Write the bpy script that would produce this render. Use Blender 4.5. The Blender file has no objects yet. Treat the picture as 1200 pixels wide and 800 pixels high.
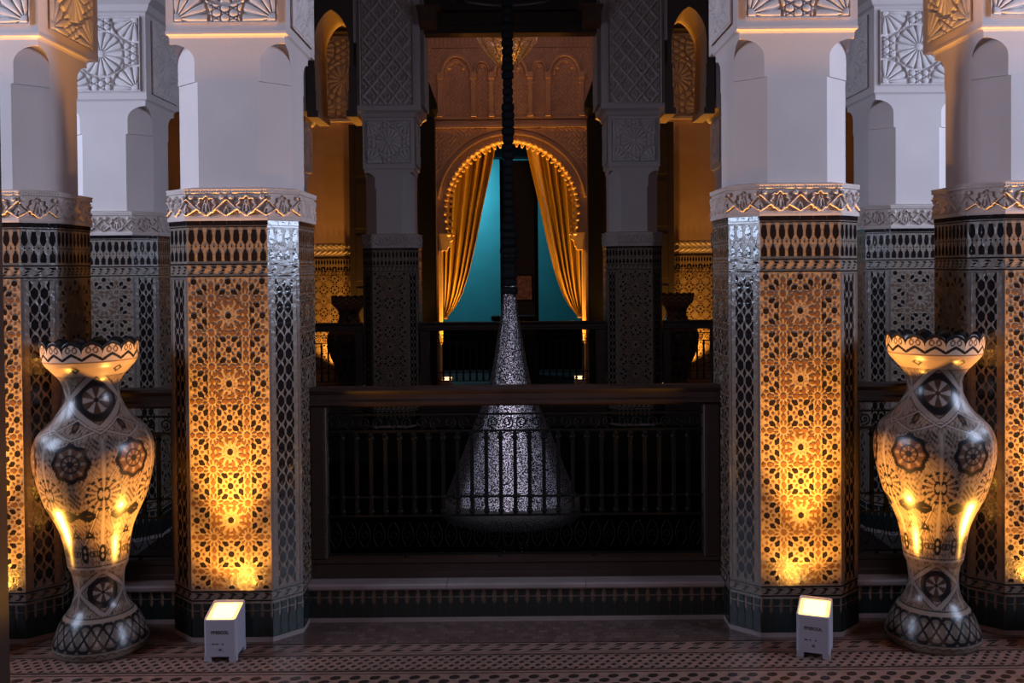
import bpy, bmesh, math, random
import numpy as np
from mathutils import Matrix, Vector
random.seed(7); np.random.seed(7)
PI = math.pi
SC = bpy.context.scene
COL = SC.collection

# ------------------------------------------------------------------ camera
cam_d = bpy.data.cameras.new('camera'); cam = bpy.data.objects.new('camera', cam_d); COL.objects.link(cam)
cam_d.lens = 35; cam_d.sensor_width = 36; cam_d.clip_start = 0.05
cam_d.shift_y = -0.0547
cam.matrix_world = (Matrix.Translation((0, 0, 1.5)) @ Matrix.Rotation(math.radians(89), 4, 'X')
                    @ Matrix.Rotation(math.radians(-0.5), 4, 'Z'))
SC.camera = cam

# ------------------------------------------------------------------ world, exposure
w = bpy.data.worlds.new('dusk'); SC.world = w; w.use_nodes = True
w.node_tree.nodes['Background'].inputs[0].default_value = (0.16, 0.21, 0.34, 1)
w.node_tree.nodes['Background'].inputs[1].default_value = 0.04
SC.view_settings.view_transform = 'Standard'; SC.view_settings.look = 'None'
SC.view_settings.gamma = 1; SC.view_settings.use_curve_mapping = False
SC.view_settings.exposure = 0.0

GOLD = (1.0, 0.44, 0.06); COOL = (0.62, 0.74, 1.0); ROSE = (1.0, 0.60, 0.52)
def aim(o, d):
    o.rotation_euler = Vector(d).to_track_quat('-Z', 'Y').to_euler()
def area(name, loc, d, sx, sy, power, color, spread=180):
    l = bpy.data.lights.new(name, 'AREA'); l.shape = 'RECTANGLE'; l.size = sx; l.size_y = sy
    l.energy = power; l.color = color; l.spread = math.radians(spread)
    o = bpy.data.objects.new(name, l); COL.objects.link(o); o.location = loc; aim(o, d); return o
def spot(name, loc, d, power, color, cone, blend, r=0.02):
    l = bpy.data.lights.new(name, 'SPOT'); l.energy = power; l.color = color
    l.spot_size = math.radians(cone); l.spot_blend = blend; l.shadow_soft_size = r
    o = bpy.data.objects.new(name, l); COL.objects.link(o); o.location = loc; aim(o, d); return o
# daylight through the windows of the two side walls, plus added fill
area('window_or_fill_light', (-4.28, 2.75, 2.42), (1, 0.10, -0.05), 1.3, 1.56, 70, COOL, 120)
area('window_or_fill_light', (4.28, 2.75, 2.42), (-1, 0.10, -0.05), 1.3, 1.56, 75, COOL, 120)
area('window_or_fill_light', (-4.28, 4.5, 2.42), (1, 0.2, -0.05), 1.0, 1.56, 24, COOL, 85)  # added cool light, brightens the left set-back column
area('window_or_fill_light', (4.28, 4.5, 2.42), (-1, 0.2, -0.05), 1.0, 1.56, 24, COOL, 85)  # same addition for the right set-back column
area('gallery_fill', (0, 10.7, 4.2), (0, .75, -.5), 2.2, .3, 5, ROSE)  # added fill under the far ceiling, softens the gold on the arcade wall
area('window_or_fill_light', (0, -2.4, 2.5), (0, 1, 0.0), 4.0, 1.6, 25, ROSE)  # added rose fill from behind the camera, no window there

# ------------------------------------------------------------------ materials
def mat(name, color, rough=0.6, metal=0.0, var=0.0, vscale=8.0, bump=0.0, bscale=60.0, emit=None, estr=0.0,
        attr=None, coat=0.0, spec=0.5):
    m = bpy.data.materials.new(name); m.use_nodes = True
    nt = m.node_tree; N = nt.nodes; L = nt.links; b = N['Principled BSDF']
    b.inputs['Base Color'].default_value = (*color, 1); b.inputs['Roughness'].default_value = rough
    b.inputs['Metallic'].default_value = metal; b.inputs['Coat Weight'].default_value = coat
    b.inputs['Specular IOR Level'].default_value = spec
    tc = N.new('ShaderNodeTexCoord')
    src = None
    if attr:
        a = N.new('ShaderNodeAttribute'); a.attribute_name = attr; src = a.outputs['Color']
    if var > 0:
        n = N.new('ShaderNodeTexNoise'); n.inputs['Scale'].default_value = vscale; n.inputs['Detail'].default_value = 5
        L.new(tc.outputs['Object'], n.inputs['Vector'])
        r = N.new('ShaderNodeMapRange'); r.inputs[1].default_value = 0.3; r.inputs[2].default_value = 0.7
        r.inputs[3].default_value = 1 - var; r.inputs[4].default_value = 1 + var
        L.new(n.outputs['Fac'], r.inputs[0])
        mx = N.new('ShaderNodeMix'); mx.data_type = 'RGBA'; mx.blend_type = 'MULTIPLY'; mx.inputs[0].default_value = 1
        if src: L.new(src, mx.inputs[6])
        else: mx.inputs[6].default_value = (*color, 1)
        L.new(r.outputs[0], mx.inputs[7]); src = mx.outputs[2]
    if src: L.new(src, b.inputs['Base Color'])
    if bump > 0:
        n2 = N.new('ShaderNodeTexNoise'); n2.inputs['Scale'].default_value = bscale; n2.inputs['Detail'].default_value = 3
        L.new(tc.outputs['Object'], n2.inputs['Vector'])
        bp = N.new('ShaderNodeBump'); bp.inputs['Strength'].default_value = bump; bp.inputs['Distance'].default_value = 0.004
        L.new(n2.outputs['Fac'], bp.inputs['Height']); L.new(bp.outputs['Normal'], b.inputs['Normal'])
    if emit:
        b.inputs['Emission Color'].default_value = (*emit, 1); b.inputs['Emission Strength'].default_value = estr
    return m
M = {}
M['plaster'] = mat('plaster', (0.57, 0.485, 0.475), 0.75, var=0.06, vscale=3, bump=0.15, bscale=90)
M['carved'] = mat('carved_plaster', (0.50, 0.41, 0.38), 0.8, var=0.08, vscale=12)
M['carved_pale'] = mat('carved_plaster_pale', (0.60, 0.53, 0.52), 0.8, var=0.08, vscale=12)
M['blue_carve'] = mat('carved_plaster_grey', (0.26, 0.27, 0.31), 0.7, var=0.1, vscale=12)
M['tile_pale'] = mat('zellige_pale', (0.185, 0.138, 0.108), 0.25, var=0.2, vscale=60, bump=0.6, bscale=38)
M['tile_dark'] = mat('zellige_black', (0.010, 0.008, 0.010), 0.09, bump=0.35, bscale=40)
M['tile_brown'] = mat('zellige_brown', (0.085, 0.042, 0.024), 0.3, var=0.25, vscale=40, bump=0.4, bscale=45)
M['tile_border'] = mat('zellige_border', (0.13, 0.10, 0.095), 0.2, var=0.1, vscale=40, bump=0.3, bscale=45)
M['tile_green'] = mat('zellige_dark_green', (0.012, 0.018, 0.018), 0.25, bump=0.4, bscale=40)
M['marble'] = mat('pale_marble', (0.24, 0.19, 0.19), 0.35, var=0.12, vscale=9)
M['floor'] = mat('floor_tile', (0.30, 0.19, 0.15), 0.42, attr='col', var=0.12, vscale=30, bump=0.3, bscale=60)
M['floor_pale'] = mat('floor_tile_pale', (0.21, 0.125, 0.10), 0.40, var=0.18, vscale=25, bump=0.3, bscale=60)
M['floor_dark'] = mat('floor_tile_dark', (0.022, 0.014, 0.013), 0.4, bump=0.3, bscale=60)
M['wood'] = mat('dark_wood', (0.020, 0.010, 0.009), 0.42, var=0.25, vscale=14, bump=0.2, bscale=120)
M['wood2'] = mat('red_wood', (0.026, 0.012, 0.010), 0.50, var=0.25, vscale=14, bump=0.2, bscale=120)
M['wood4'] = mat('brown_wood', (0.09, 0.045, 0.03), 0.5, var=0.25, vscale=14)
M['wood3'] = mat('blackened_wood', (0.016, 0.009, 0.008), 0.6, var=0.25, vscale=14)
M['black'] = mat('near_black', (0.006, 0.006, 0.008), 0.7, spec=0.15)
M['iron'] = mat('wrought_iron', (0.005, 0.006, 0.007), 0.6, spec=0.15)
M['vase'] = mat('painted_ceramic', (0.4, 0.3, 0.25), 0.28, attr='col', coat=0.0, spec=0.4)
M['inside'] = mat('vase_inside', (0.006, 0.006, 0.008), 0.5)
M['case'] = mat('grey_plastic_case', (0.34, 0.31, 0.37), 0.45)
M['lens'] = mat('lit_lens', (1, 0.75, 0.4), 0.3, emit=(1.0, 0.58, 0.18), estr=1.5)
M['lens_core'] = mat('lit_core', (1, 0.8, 0.5), 0.3, emit=(1.0, 0.78, 0.38), estr=1.7)
M['print'] = mat('dark_print', (0.05, 0.04, 0.05), 0.6)
M['curtain'] = mat('gold_satin', (0.48, 0.32, 0.065), 0.34, spec=0.6)
M['teal'] = mat('teal_wall', (0.035, 0.28, 0.33), 0.6, var=0.06, vscale=4)
M['wall'] = mat('ochre_plaster', (0.42, 0.28, 0.24), 0.75, var=0.08, vscale=5)
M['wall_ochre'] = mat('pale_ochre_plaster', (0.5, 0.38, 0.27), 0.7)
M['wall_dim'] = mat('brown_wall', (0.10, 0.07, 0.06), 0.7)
M['gilt'] = mat('gilded_plaster', (0.72, 0.48, 0.22), 0.5, var=0.1, vscale=20)
M['brass'] = mat('pierced_brass', (0.35, 0.26, 0.20), 0.3, metal=0.9)
M['pic'] = mat('pink_print', (0.55, 0.30, 0.24), 0.5, var=0.5, vscale=18)

def speckle(name, c0, c1, scale, thr, rough, metal, alpha=False):
    m = bpy.data.materials.new(name); m.use_nodes = True
    N = m.node_tree.nodes; L = m.node_tree.links; b = N['Principled BSDF']
    tc = N.new('ShaderNodeTexCoord'); v = N.new('ShaderNodeTexVoronoi'); v.inputs['Scale'].default_value = scale
    L.new(tc.outputs['Object'], v.inputs['Vector'])
    r = N.new('ShaderNodeMapRange'); r.inputs[1].default_value = thr; r.inputs[2].default_value = thr + 0.12
    L.new(v.outputs['Distance'], r.inputs[0])
    mx = N.new('ShaderNodeMix'); mx.data_type = 'RGBA'; mx.inputs[6].default_value = (*c0, 1); mx.inputs[7].default_value = (*c1, 1)
    L.new(r.outputs[0], mx.inputs[0]); L.new(mx.outputs[2], b.inputs['Base Color'])
    b.inputs['Roughness'].default_value = rough; b.inputs['Metallic'].default_value = metal
    bp = N.new('ShaderNodeBump'); bp.inputs['Strength'].default_value = 0.8; bp.inputs['Distance'].default_value = 0.004
    L.new(v.outputs['Distance'], bp.inputs['Height']); L.new(bp.outputs['Normal'], b.inputs['Normal'])
    if alpha: L.new(r.outputs[0], b.inputs['Alpha'])
    return m
M['cone'] = speckle('pierced_metal', (0.012, 0.010, 0.012), (0.62, 0.56, 0.60), 125, 0.50, 0.28, 0.95)
M['drum'] = speckle('pierced_drum', (0.004, 0.004, 0.004), (0.030, 0.020, 0.018), 110, 0.45, 0.6, 0.0)
M['bowl'] = speckle('pierced_bowl', (0.03, 0.02, 0.02), (0.5, 0.38, 0.32), 38, 0.42, 0.35, 0.6, True)
M['glow'] = mat('candle_globe', (1, 0.6, 0.3), 0.4, emit=(1.0, 0.55, 0.25), estr=1.5)

# ------------------------------------------------------------------ mesh helpers
class MB:
    def __init__(s): s.v = []; s.f = []; s.m = []; s.c = []; s.sm = []
    def add(s, vs, fs, mi=0, smooth=False, T=None):
        b = len(s.v)
        if T is not None: vs = [tuple(T @ Vector(p)) for p in vs]
        s.v += [tuple(p) for p in vs]
        for f in fs: s.f.append([b + i for i in f]); s.m.append(mi); s.sm.append(smooth)
        return s
    def box(s, x0, x1, y0, y1, z0, z1, mi=0, T=None):
        return s.add([(x0,y0,z0),(x1,y0,z0),(x1,y1,z0),(x0,y1,z0),(x0,y0,z1),(x1,y0,z1),(x1,y1,z1),(x0,y1,z1)],
              [(0,3,2,1),(4,5,6,7),(0,1,5,4),(1,2,6,5),(2,3,7,6),(3,0,4,7)], mi, T=T)
    def bbox(s, x0, x1, y0, y1, z0, z1, c=0.006, mi=0):     # box with bevelled upright and long edges
        p = [(x0+c,y0),(x1-c,y0),(x1,y0+c),(x1,y1-c),(x1-c,y1),(x0+c,y1),(x0,y1-c),(x0,y0+c)]
        q = [(x0+2*c,y0+c),(x1-2*c,y0+c),(x1-c,y0+2*c),(x1-c,y1-2*c),(x1-2*c,y1-c),(x0+2*c,y1-c),(x0+c,y1-2*c),(x0+c,y0+2*c)]
        L = [[(a,b,z0) for a,b in q],[(a,b,z0+c) for a,b in p],[(a,b,z1-c) for a,b in p],[(a,b,z1) for a,b in q]]
        return s.loft(L, mi)
    def loft(s, rings, mi=0, cap=True, smooth=False, close=True):
        n = len(rings[0]); vs = [p for r in rings for p in r]; fs = []
        for k in range(len(rings) - 1):
            for i in range(n if close else n - 1):
                j = (i + 1) % n
                fs.append((k*n+i, k*n+j, (k+1)*n+j, (k+1)*n+i))
        if cap and close:
            fs.append(tuple(reversed(range(n)))); fs.append(tuple((len(rings)-1)*n + i for i in range(n)))
        return s.add(vs, fs, mi, smooth)
    def lathe(s, prof, n=24, c=(0,0,0), mi=0, smooth=True, cap=True):
        return s.loft([[(c[0]+r*math.cos(2*PI*i/n), c[1]+r*math.sin(2*PI*i/n), c[2]+z) for i in range(n)] for r, z in prof], mi, cap, smooth)
    def tube(s, pts, r, n=6, mi=0, close=False, cap=True):
        pts = [Vector(p) for p in pts]; rings = []; m = len(pts)
        for i, p in enumerate(pts):
            a = pts[(i-1) % m] if (i > 0 or close) else p; b = pts[(i+1) % m] if (i < m-1 or close) else p
            t = (b - a).normalized(); u = t.cross(Vector((0,1,0)))
            if u.length < 0.2: u = t.cross(Vector((1,0,0)))
            u.normalize(); v = t.cross(u)
            rings.append([tuple(p + r*(math.cos(2*PI*k/n)*u + math.sin(2*PI*k/n)*v)) for k in range(n)])
        if close: rings.append(rings[0])
        return s.loft(rings, mi, cap and not close, True)
    def piece(s, poly, y0, t, mi=0, bev=0.0):               # 2D polygon in x,z standing proud towards -y
        n = len(poly)
        area = sum(poly[i][0]*poly[(i+1)%n][1]-poly[(i+1)%n][0]*poly[i][1] for i in range(n))
        if area < 0: poly = poly[::-1]
        vs = [(x, y0, z) for x, z in poly] + [(x, y0-t, z) for x, z in poly]
        fs = [tuple(n+i for i in range(n))] + [(i, (i+1)%n, n+(i+1)%n, n+i) for i in range(n)]
        return s.add(vs, fs, mi)
    def mesh(s, name, mats):
        me = bpy.data.meshes.new(name); me.from_pydata(s.v, [], s.f)
        for m in mats: me.materials.append(M[m] if isinstance(m, str) else m)
        me.polygons.foreach_set('material_index', s.m); me.polygons.foreach_set('use_smooth', s.sm)
        me.update(); return me
    def obj(s, name, mats, parent=None, **k): return ob(name, s.mesh(name, mats), parent, **k)
def ob(name, me, parent=None, T=None, **props):
    o = bpy.data.objects.new(name, me); COL.objects.link(o)
    if parent: o.parent = parent
    if T is not None: o.matrix_local = T
    for k, v in props.items(): o[k] = v
    return o
def thing(name, label, cat, loc=(0,0,0), rz=0, group=None):
    o = bpy.data.objects.new(name, None); COL.objects.link(o); o.empty_display_size = 0.1
    o.location = loc; o.rotation_euler = (0, 0, rz); o['label'] = label; o['category'] = cat
    if group: o['group'] = group
    return o
def tag(o, label, cat, group=None):
    o['label'] = label; o['category'] = cat
    if group: o['group'] = group
    return o
def copy_tree(o, parent=None):
    c = o.copy(); COL.objects.link(c); c.parent = parent
    for ch in list(o.children): copy_tree(ch, c)
    return c
def struct(b, name, mats, parent=None):
    o = b.obj(name, mats, parent)
    if not parent: o['kind'] = 'structure'
    return o
def grid_mesh(name, P, mats, col=None, smooth=True, closed=False):
    """P: array (nz, nx, 3)"""
    nz, nx = P.shape[:2]; me = bpy.data.meshes.new(name)
    i = np.arange(nz-1)[:, None]*nx; nxx = nx if closed else nx-1
    j = np.arange(nxx)[None, :]; j2 = (j+1) % nx
    F = np.stack([i+j, i+j2, i+nx+j2, i+nx+j], -1).reshape(-1, 4)
    me.vertices.add(nz*nx); me.vertices.foreach_set('co', P.reshape(-1).astype(np.float32))
    me.loops.add(F.size); me.loops.foreach_set('vertex_index', F.reshape(-1).astype(np.int32))
    me.polygons.add(len(F)); me.polygons.foreach_set('loop_start', np.arange(0, F.size, 4, dtype=np.int32))
    me.polygons.foreach_set('loop_total', np.full(len(F), 4, dtype=np.int32))
    me.polygons.foreach_set('use_smooth', np.full(len(F), smooth))
    for m in mats: me.materials.append(M[m])
    me.update(calc_edges=True)
    if col is not None:
        a = me.color_attributes.new('col', 'FLOAT_COLOR', 'POINT')
        c4 = np.ones((nz*nx, 4), np.float32); c4[:, :3] = col.reshape(-1, 3)
        a.data.foreach_set('color', c4.reshape(-1))
    me.validate(); return me
def relief(name, w, z0, z1, fn, mats, step=0.0025, depth=1.0):
    """carved panel, x in -w/2..w/2, z0..z1, back plane y=0, height fn(x, z) towards -y"""
    nx = max(8, int(w/step)); nz = max(8, int((z1-z0)/step))
    x = np.linspace(-w/2, w/2, nx); z = np.linspace(z0, z1, nz); X, Z = np.meshgrid(x, z)
    H = fn(X, Z)*depth
    return grid_mesh(name, np.stack([X, -H, Z], -1), mats)

def face_T(phi, dist, z=0.0):
    """local frame of a face whose outward normal is -y turned by phi about z"""
    return Matrix.Rotation(phi, 4, 'Z') @ Matrix.Translation((0, -dist, z))

# ------------------------------------------------------------------ ornament
HB, CH = 0.265, 0.1035            # dado octagon: half width and corner cut
FH = HB - CH                      # half width of a main face
CD, CW = (HB + FH)/math.sqrt(2), CH/math.sqrt(2)   # distance and half width of a corner face
HS, CS = 0.232, 0.100             # plaster shaft
Z0, Z1 = 0.211, 1.470             # tile field
PER = 0.1375

def star_field(z0, z1, half, small=True):
    """twelve-fold zellige rosettes: dark and brown shards on the pale ground"""
    b = MB(); ztop = z1 - 0.0154
    def put(poly, mi, t=0.0005):
        q = [(min(max(x, -half+0.004), half-0.004), min(max(z, z0+0.004), z1-0.003)) for x, z in poly]
        n = len(q); A = abs(sum(q[i][0]*q[(i+1)%n][1]-q[(i+1)%n][0]*q[i][1] for i in range(n)))/2
        A0 = abs(sum(poly[i][0]*poly[(i+1)%n][1]-poly[(i+1)%n][0]*poly[i][1] for i in range(n)))/2
        if A > 0.45*A0: b.piece(q, 0, t, mi)
    def kite(cx, cz, a, r0, r1, w, mi):
        c, s = math.cos(a), math.sin(a); L = r1-r0
        pts = [(r0, 0.30*w), (r0+0.62*L, w), (r1, 0.25*w), (r1, -0.25*w), (r0+0.62*L, -w), (r0, -0.30*w)]
        put([(cx + r*c - q*s, cz + r*s + q*c) for r, q in pts], mi)
    def disc(cx, cz, r, n, mi, a0=0.0):
        put([(cx + r*math.cos(a0+2*PI*i/n), cz + r*math.sin(a0+2*PI*i/n)) for i in range(n)], mi)
    nk = int((z1-z0)/PER) + 3
    mx = int(half/PER) + 2
    for k in range(nk):
        zc = ztop - k*PER
        for m in range(-mx, mx+1):
            xc = m*PER
            disc(xc, zc, 0.0125, 8, 0, PI/8)
            rose = (k % 2 == 1) and (m % 2 == 0)
            if rose:
                for i in range(12):
                    kite(xc, zc, PI/12 + i*PI/6, 0.035, 0.062, 0.0080, 1)
                    if small: disc(xc + 0.066*math.cos(i*PI/6), zc + 0.066*math.sin(i*PI/6), 0.0052, 3, 1, i*PI/6)
                    if small: disc(xc + 0.0245*math.cos(i*PI/6), zc + 0.0245*math.sin(i*PI/6), 0.0019, 3, 1, i*PI/6+PI)
            else:
                if small:
                    for i in range(4):
                        a = i*PI/2
                        disc(xc + 0.026*math.cos(a), zc + 0.026*math.sin(a), 0.0066, 4, 1, a)
            # half-step rosette down-right of this node
            xr, zr = xc + PER/2, zc - PER/2
            ra = [(0, 1), (1, 0), (1, 1), (0, 0)]
            for i in range(12):
                a = i*PI/6
                # direction of the two neighbouring main roses
                sx = -1 if m % 2 == 0 else 1; sz = 1 if k % 2 == 1 else -1
                toward = (math.atan2(sz, sx),)
                dmin = min(abs((a - t + PI) % (2*PI) - PI) for t in toward)
                if dmin < 0.5:
                    if small: kite(xr, zr, a, 0.030, 0.040, 0.0045, 1)
                    continue
                card = (i % 3 == 0)
                kite(xr, zr, a, 0.038, 0.066, 0.0108, 1 if card else 0)
                kite(xr, zr, a+PI/12, 0.066, 0.080, 0.0042, 1)
            if small:
                for i in range(12):
                    a = PI/12 + i*PI/6
                    kite(xr, zr, a, 0.021, 0.039, 0.0046, 1)
                disc(xr, zr, 0.0120, 12, 1)
    return b

def lozenge(w=0.0138, h=0.0258):
    return [(0, h), (w, h*0.45), (w, -h*0.45), (0, -h), (-w, -h*0.45), (-w, h*0.45)]
LP = 0.0636                       # lozenge rise
LX = 0.0192                       # half spacing of the two columns
def lozenge_cells(cw, z0, z1):
    out = []; n = int((z1-z0-0.02)/LP); off = (z1-z0-n*LP)/2
    for k in range(n):
        for sx in (-1, 1): out.append((sx*LX, z0 + off + (k+0.5)*LP))
    return out, n, off
def lozenge_small(z0, z1):
    b = MB(); cells, n, off = lozenge_cells(0, z0, z1); s, h = 0.0062, 0.020
    for k in range(n+1):
        zc = z0 + off + k*LP
        for x in (-2*LX+0.002, 0, 2*LX-0.002):
            zz0, zz1 = max(zc-h, z0+0.006), min(zc+h, z1-0.006)
            if x == 0: p = [(x, zz1), (x+s*1.3, zc), (x, zz0), (x-s*1.3, zc)]
            elif x < 0: p = [(x-0.004, zz1), (x, zz1), (x+s*1.6, zc), (x, zz0), (x-0.004, zz0)]
            else: p = [(x+0.004, zz1), (x+0.004, zz0), (x, zz0), (x-s*1.6, zc), (x, zz1)]
            b.piece(p, 0, 0.0006, 0)
    return b

def merlons(half, z=1.4945):
    """bands over the tile field: guilloche, lines, two rows of black merlons, black course (dark pieces)"""
    b = MB(); p = 0.0345; n = max(2, round(2*half/p)); p = 2*half/n; e = 0.0006
    b.piece([(-half, 1.474), (half, 1.474), (half, 1.4795), (-half, 1.4795)], 0, e)
    b.piece([(-half, 1.5225), (half, 1.5225), (half, 1.5285), (-half, 1.5285)], 0, e)
    m = max(2, round(2*half/0.042)); q = 2*half/m                       # guilloche
    for i in range(m):
        x = -half + i*q
        b.piece([(x+.05*q, 1.486), (x+.42*q, 1.486), (x+.70*q, 1.4925), (x+.45*q, 1.4925)], 0, e)
        b.piece([(x+.30*q, 1.5175), (x+.72*q, 1.5175), (x+.96*q, 1.5095), (x+.55*q, 1.5095)], 0, e)
        b.piece([(x+.35*q, 1.498), (x+.62*q, 1.5065), (x+.78*q, 1.5045), (x+.50*q, 1.496)], 0, e)
    for i in range(n):
        x = -half + (i+0.5)*p
        b.piece([(x-.30*p, 1.538), (x+.30*p, 1.538), (x+.34*p, 1.553), (x+.28*p, 1.570), (x+.12*p, 1.576), (x, 1.590),
                 (x-.12*p, 1.576), (x-.28*p, 1.570), (x-.34*p, 1.553)], 0, e)
        b.piece([(x+.22*p, 1.664), (x-.22*p, 1.664), (x-.24*p, 1.652), (x-.34*p, 1.640), (x-.34*p, 1.622), (x-.15*p, 1.609), (x, 1.604),
                 (x+.15*p, 1.609), (x+.34*p, 1.622), (x+.34*p, 1.640), (x+.24*p, 1.652)], 0, e)
        for xx in (x, x+0.5*p) if i < n-1 else (x,):
            b.piece([(xx, 1.592), (xx+.10*p, 1.597), (xx, 1.602), (xx-.10*p, 1.597)], 0, e)
    m = max(1, round(2*half/0.054)); q = 2*half/m
    for i in range(m):
        x = -half + i*q
        b.piece([(x+.001, 1.682), (x+q-.001, 1.682), (x+q-.001, 1.699), (x+.001, 1.699)], 0, 0.003)
    # line under the merlons
    b.piece([(-half, 1.6735), (half, 1.6735), (half, 1.6775), (-half, 1.6775)], 0, e)
    return b
def low_guilloche(half):
    b = MB(); e = 0.0006; m = max(2, round(2*half/0.048)); q = 2*half/m
    for z in (0.2005, 0.164):
        b.piece([(-half, z), (half, z), (half, z+0.006), (-half, z+0.006)], 0, e)
    for i in range(m):
        x = -half + i*q
        b.piece([(x+.05*q, .174), (x+.42*q, .174), (x+.70*q, .1805), (x+.45*q, .1805)], 0, e)
        b.piece([(x+.30*q, .197), (x+.72*q, .197), (x+.96*q, .190), (x+.55*q, .190)], 0, e)
        b.piece([(x+.35*q, .184), (x+.62*q, .190), (x+.78*q, .188), (x+.50*q, .182)], 0, e)
    return b
def plinth_tile(p, z0=0.020, z1=0.155):
    """dark tile with nipped shoulders, plus the small one over it"""
    b = MB(); h = p/2 - 0.0012; zt = z1 - 0.042
    b.piece([(-h, z0), (h, z0), (h, zt-.020), (h*.72, zt-.008), (h*.62, zt+.004), (h*.8, zt+.006), (h*.8, zt+.010),
             (-h*.8, zt+.010), (-h*.8, zt+.006), (-h*.62, zt+.004), (-h*.72, zt-.008), (-h, zt-.020)], 0, 0.004)
    b.piece([(-h*.62, zt+.016), (h*.62, zt+.016), (h*.8, z1), (-h*.8, z1)], 0, 0.004)
    return b

def bump_line(d, w): return np.clip(1 - (d/w)**2, 0, 1)**0.7
def seg_d(X, Z, a, b):
    ax, az = a; dx, dz = b[0]-ax, b[1]-az; L = dx*dx+dz*dz
    t = np.clip(((X-ax)*dx+(Z-az)*dz)/L, 0, 1)
    return np.hypot(X-ax-t*dx, Z-az-t*dz)
def frieze_fn(half):
    def f(X, Z):
        z = Z - 1.70; per = 0.1615 if half > 0.1 else 2*half*1.0
        u = (X + (0 if half > 0.1 else per/2)) % per - per/2
        zc = 0.062; h = np.zeros_like(X)
        r = np.hypot(u, z-zc); ph = np.arctan2(z-zc, u)
        h = np.maximum(h, bump_line(np.abs(r-(0.034+0.004*np.cos(8*ph))), 0.0045))
        for sgn in (-1, 1):
            h = np.maximum(h, bump_line(seg_d(X*0+sgn*u, z, (0.0, 0.018), (0.050, 0.058)), 0.004))
            h = np.maximum(h, bump_line(seg_d(X*0+sgn*u, z, (0.050, 0.058), (0.078, 0.085)), 0.004))
            h = np.maximum(h, bump_line(seg_d(X*0+sgn*u, z, (0.034, 0.050), (0.078, 0.022)), 0.004))
            h = np.maximum(h, bump_line(np.hypot(sgn*u-0.062, z-0.092), 0.011)*1.15)
            h = np.maximum(h, 0.7*bump_line(seg_d(sgn*u, z, (0.004, 0.083), (0.016, 0.040)), 0.004))
            h = np.maximum(h, 0.7*bump_line(seg_d(sgn*u, z, (0.070, 0.030), (0.080, 0.055)), 0.003))
        h = np.maximum(h, 0.8*bump_line(np.hypot(u, z-0.066), 0.009))
        h = np.maximum(h, 0.8*bump_line(seg_d(u, z, (0, 0.066), (0, 0.040)), 0.006))
        h = h + 0.15*(np.sin(X*620)*np.sin(Z*560))
        inner = (z > 0.019) & (z < 0.107)
        out = np.where(inner, 0.001 + 0.012*h, 0)
        out = np.where(z <= 0.019, 0.009 - 0.004*np.clip((z-0.012)/0.007, 0, 1), out)
        out = np.where(z >= 0.107, 0.006 + 0.006*np.clip((z-0.107)/0.004, 0, 1), out)
        out = np.where((z >= 0.114) & (z < 0.120), 0.008+0.003*np.abs(np.sin(X*300)), out)
        return out
    return f
def crisp(H): return 0.72*np.clip((H-0.28)/0.22, 0, 1) + 0.28*H
def star_carve(w, z0, z1, centers, R=0.085, border=0.012, n=16, hexs=0.030):
    def f(X, Z):
        H = np.zeros_like(X); A = X/hexs; B = Z/hexs
        c = np.abs(np.cos(PI*A)*np.cos(PI*(A*0.5+B*0.866))*np.cos(PI*(A*0.5-B*0.866)))
        H = 0.2 + 0.75*c**0.5
        for cx, cz in centers:
            r = np.hypot(X-cx, Z-cz); ph = np.arctan2(Z-cz, X-cx); q = r/R
            petal = np.abs(np.cos(n/2*ph))**0.5*np.clip(1.05-np.abs(q-0.58)*1.1, 0, 1)
            hub = bump_line(r, R*0.20)
            k = q < 1
            H = np.where(k, np.maximum(petal*0.95, hub), H)
            H = np.where((q >= 1) & (q < 1.10), 0.05, H)
        out = 0.018*crisp(H)
        e = np.minimum(np.minimum(X+w/2, w/2-X), np.minimum(Z-z0, z1-Z))
        out = np.where(e < border*0.4, 0.012, out); out = np.where((e >= border*0.4) & (e < border*0.8), 0.0, out)
        return out
    return f
def net_carve(w, z0, z1, p=0.145, q=0.175, border=0.02):
    """lattice of lozenges with a palmette in each"""
    def f(X, Z):
        a = (X/p + (Z-z0)/q) ; b = (X/p - (Z-z0)/q)
        da = np.abs(a - np.round(a)); db = np.abs(b - np.round(b))
        H = bump_line(np.minimum(da, db), 0.10)
        ca = a-np.floor(a)-0.5; cb = b-np.floor(b)-0.5
        r = np.hypot(ca, cb); H = np.maximum(H, 0.9*bump_line(np.abs(r-0.20-0.05*np.cos(5*np.arctan2(ca+cb, ca-cb))), 0.05))
        H = np.maximum(H, 0.8*bump_line(r, 0.09))
        out = 0.036*crisp(H) + 0.003*np.sin(X*210)*np.sin(Z*190)
        e = np.minimum(np.minimum(X+w/2, w/2-X), np.minimum(Z-z0, z1-Z))
        return np.where(e < border*0.5, 0.036, np.where(e < border*0.8, 0, out))
    return f
def scroll_carve(depth=0.012, s=1.0):
    def f(X, Z):
        x, z = X*s, Z*s
        a = np.sin(38*x + 2.2*np.sin(21*z))*np.cos(36*z + 2.2*np.sin(23*x))
        b = np.abs(np.sin(75*x + 3*np.cos(41*z))*np.sin(70*z+3*np.cos(44*x)))
        return depth*(0.25 + 0.55*np.abs(a)**0.6 + 0.2*b)
    return f

# ------------------------------------------------------------------ structure
def quadbox(name, x0, x1, y0, y1, z0, z1, m, parent=None):
    return struct(MB().box(x0, x1, y0, y1, z0, z1), name, [m], parent)

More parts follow.
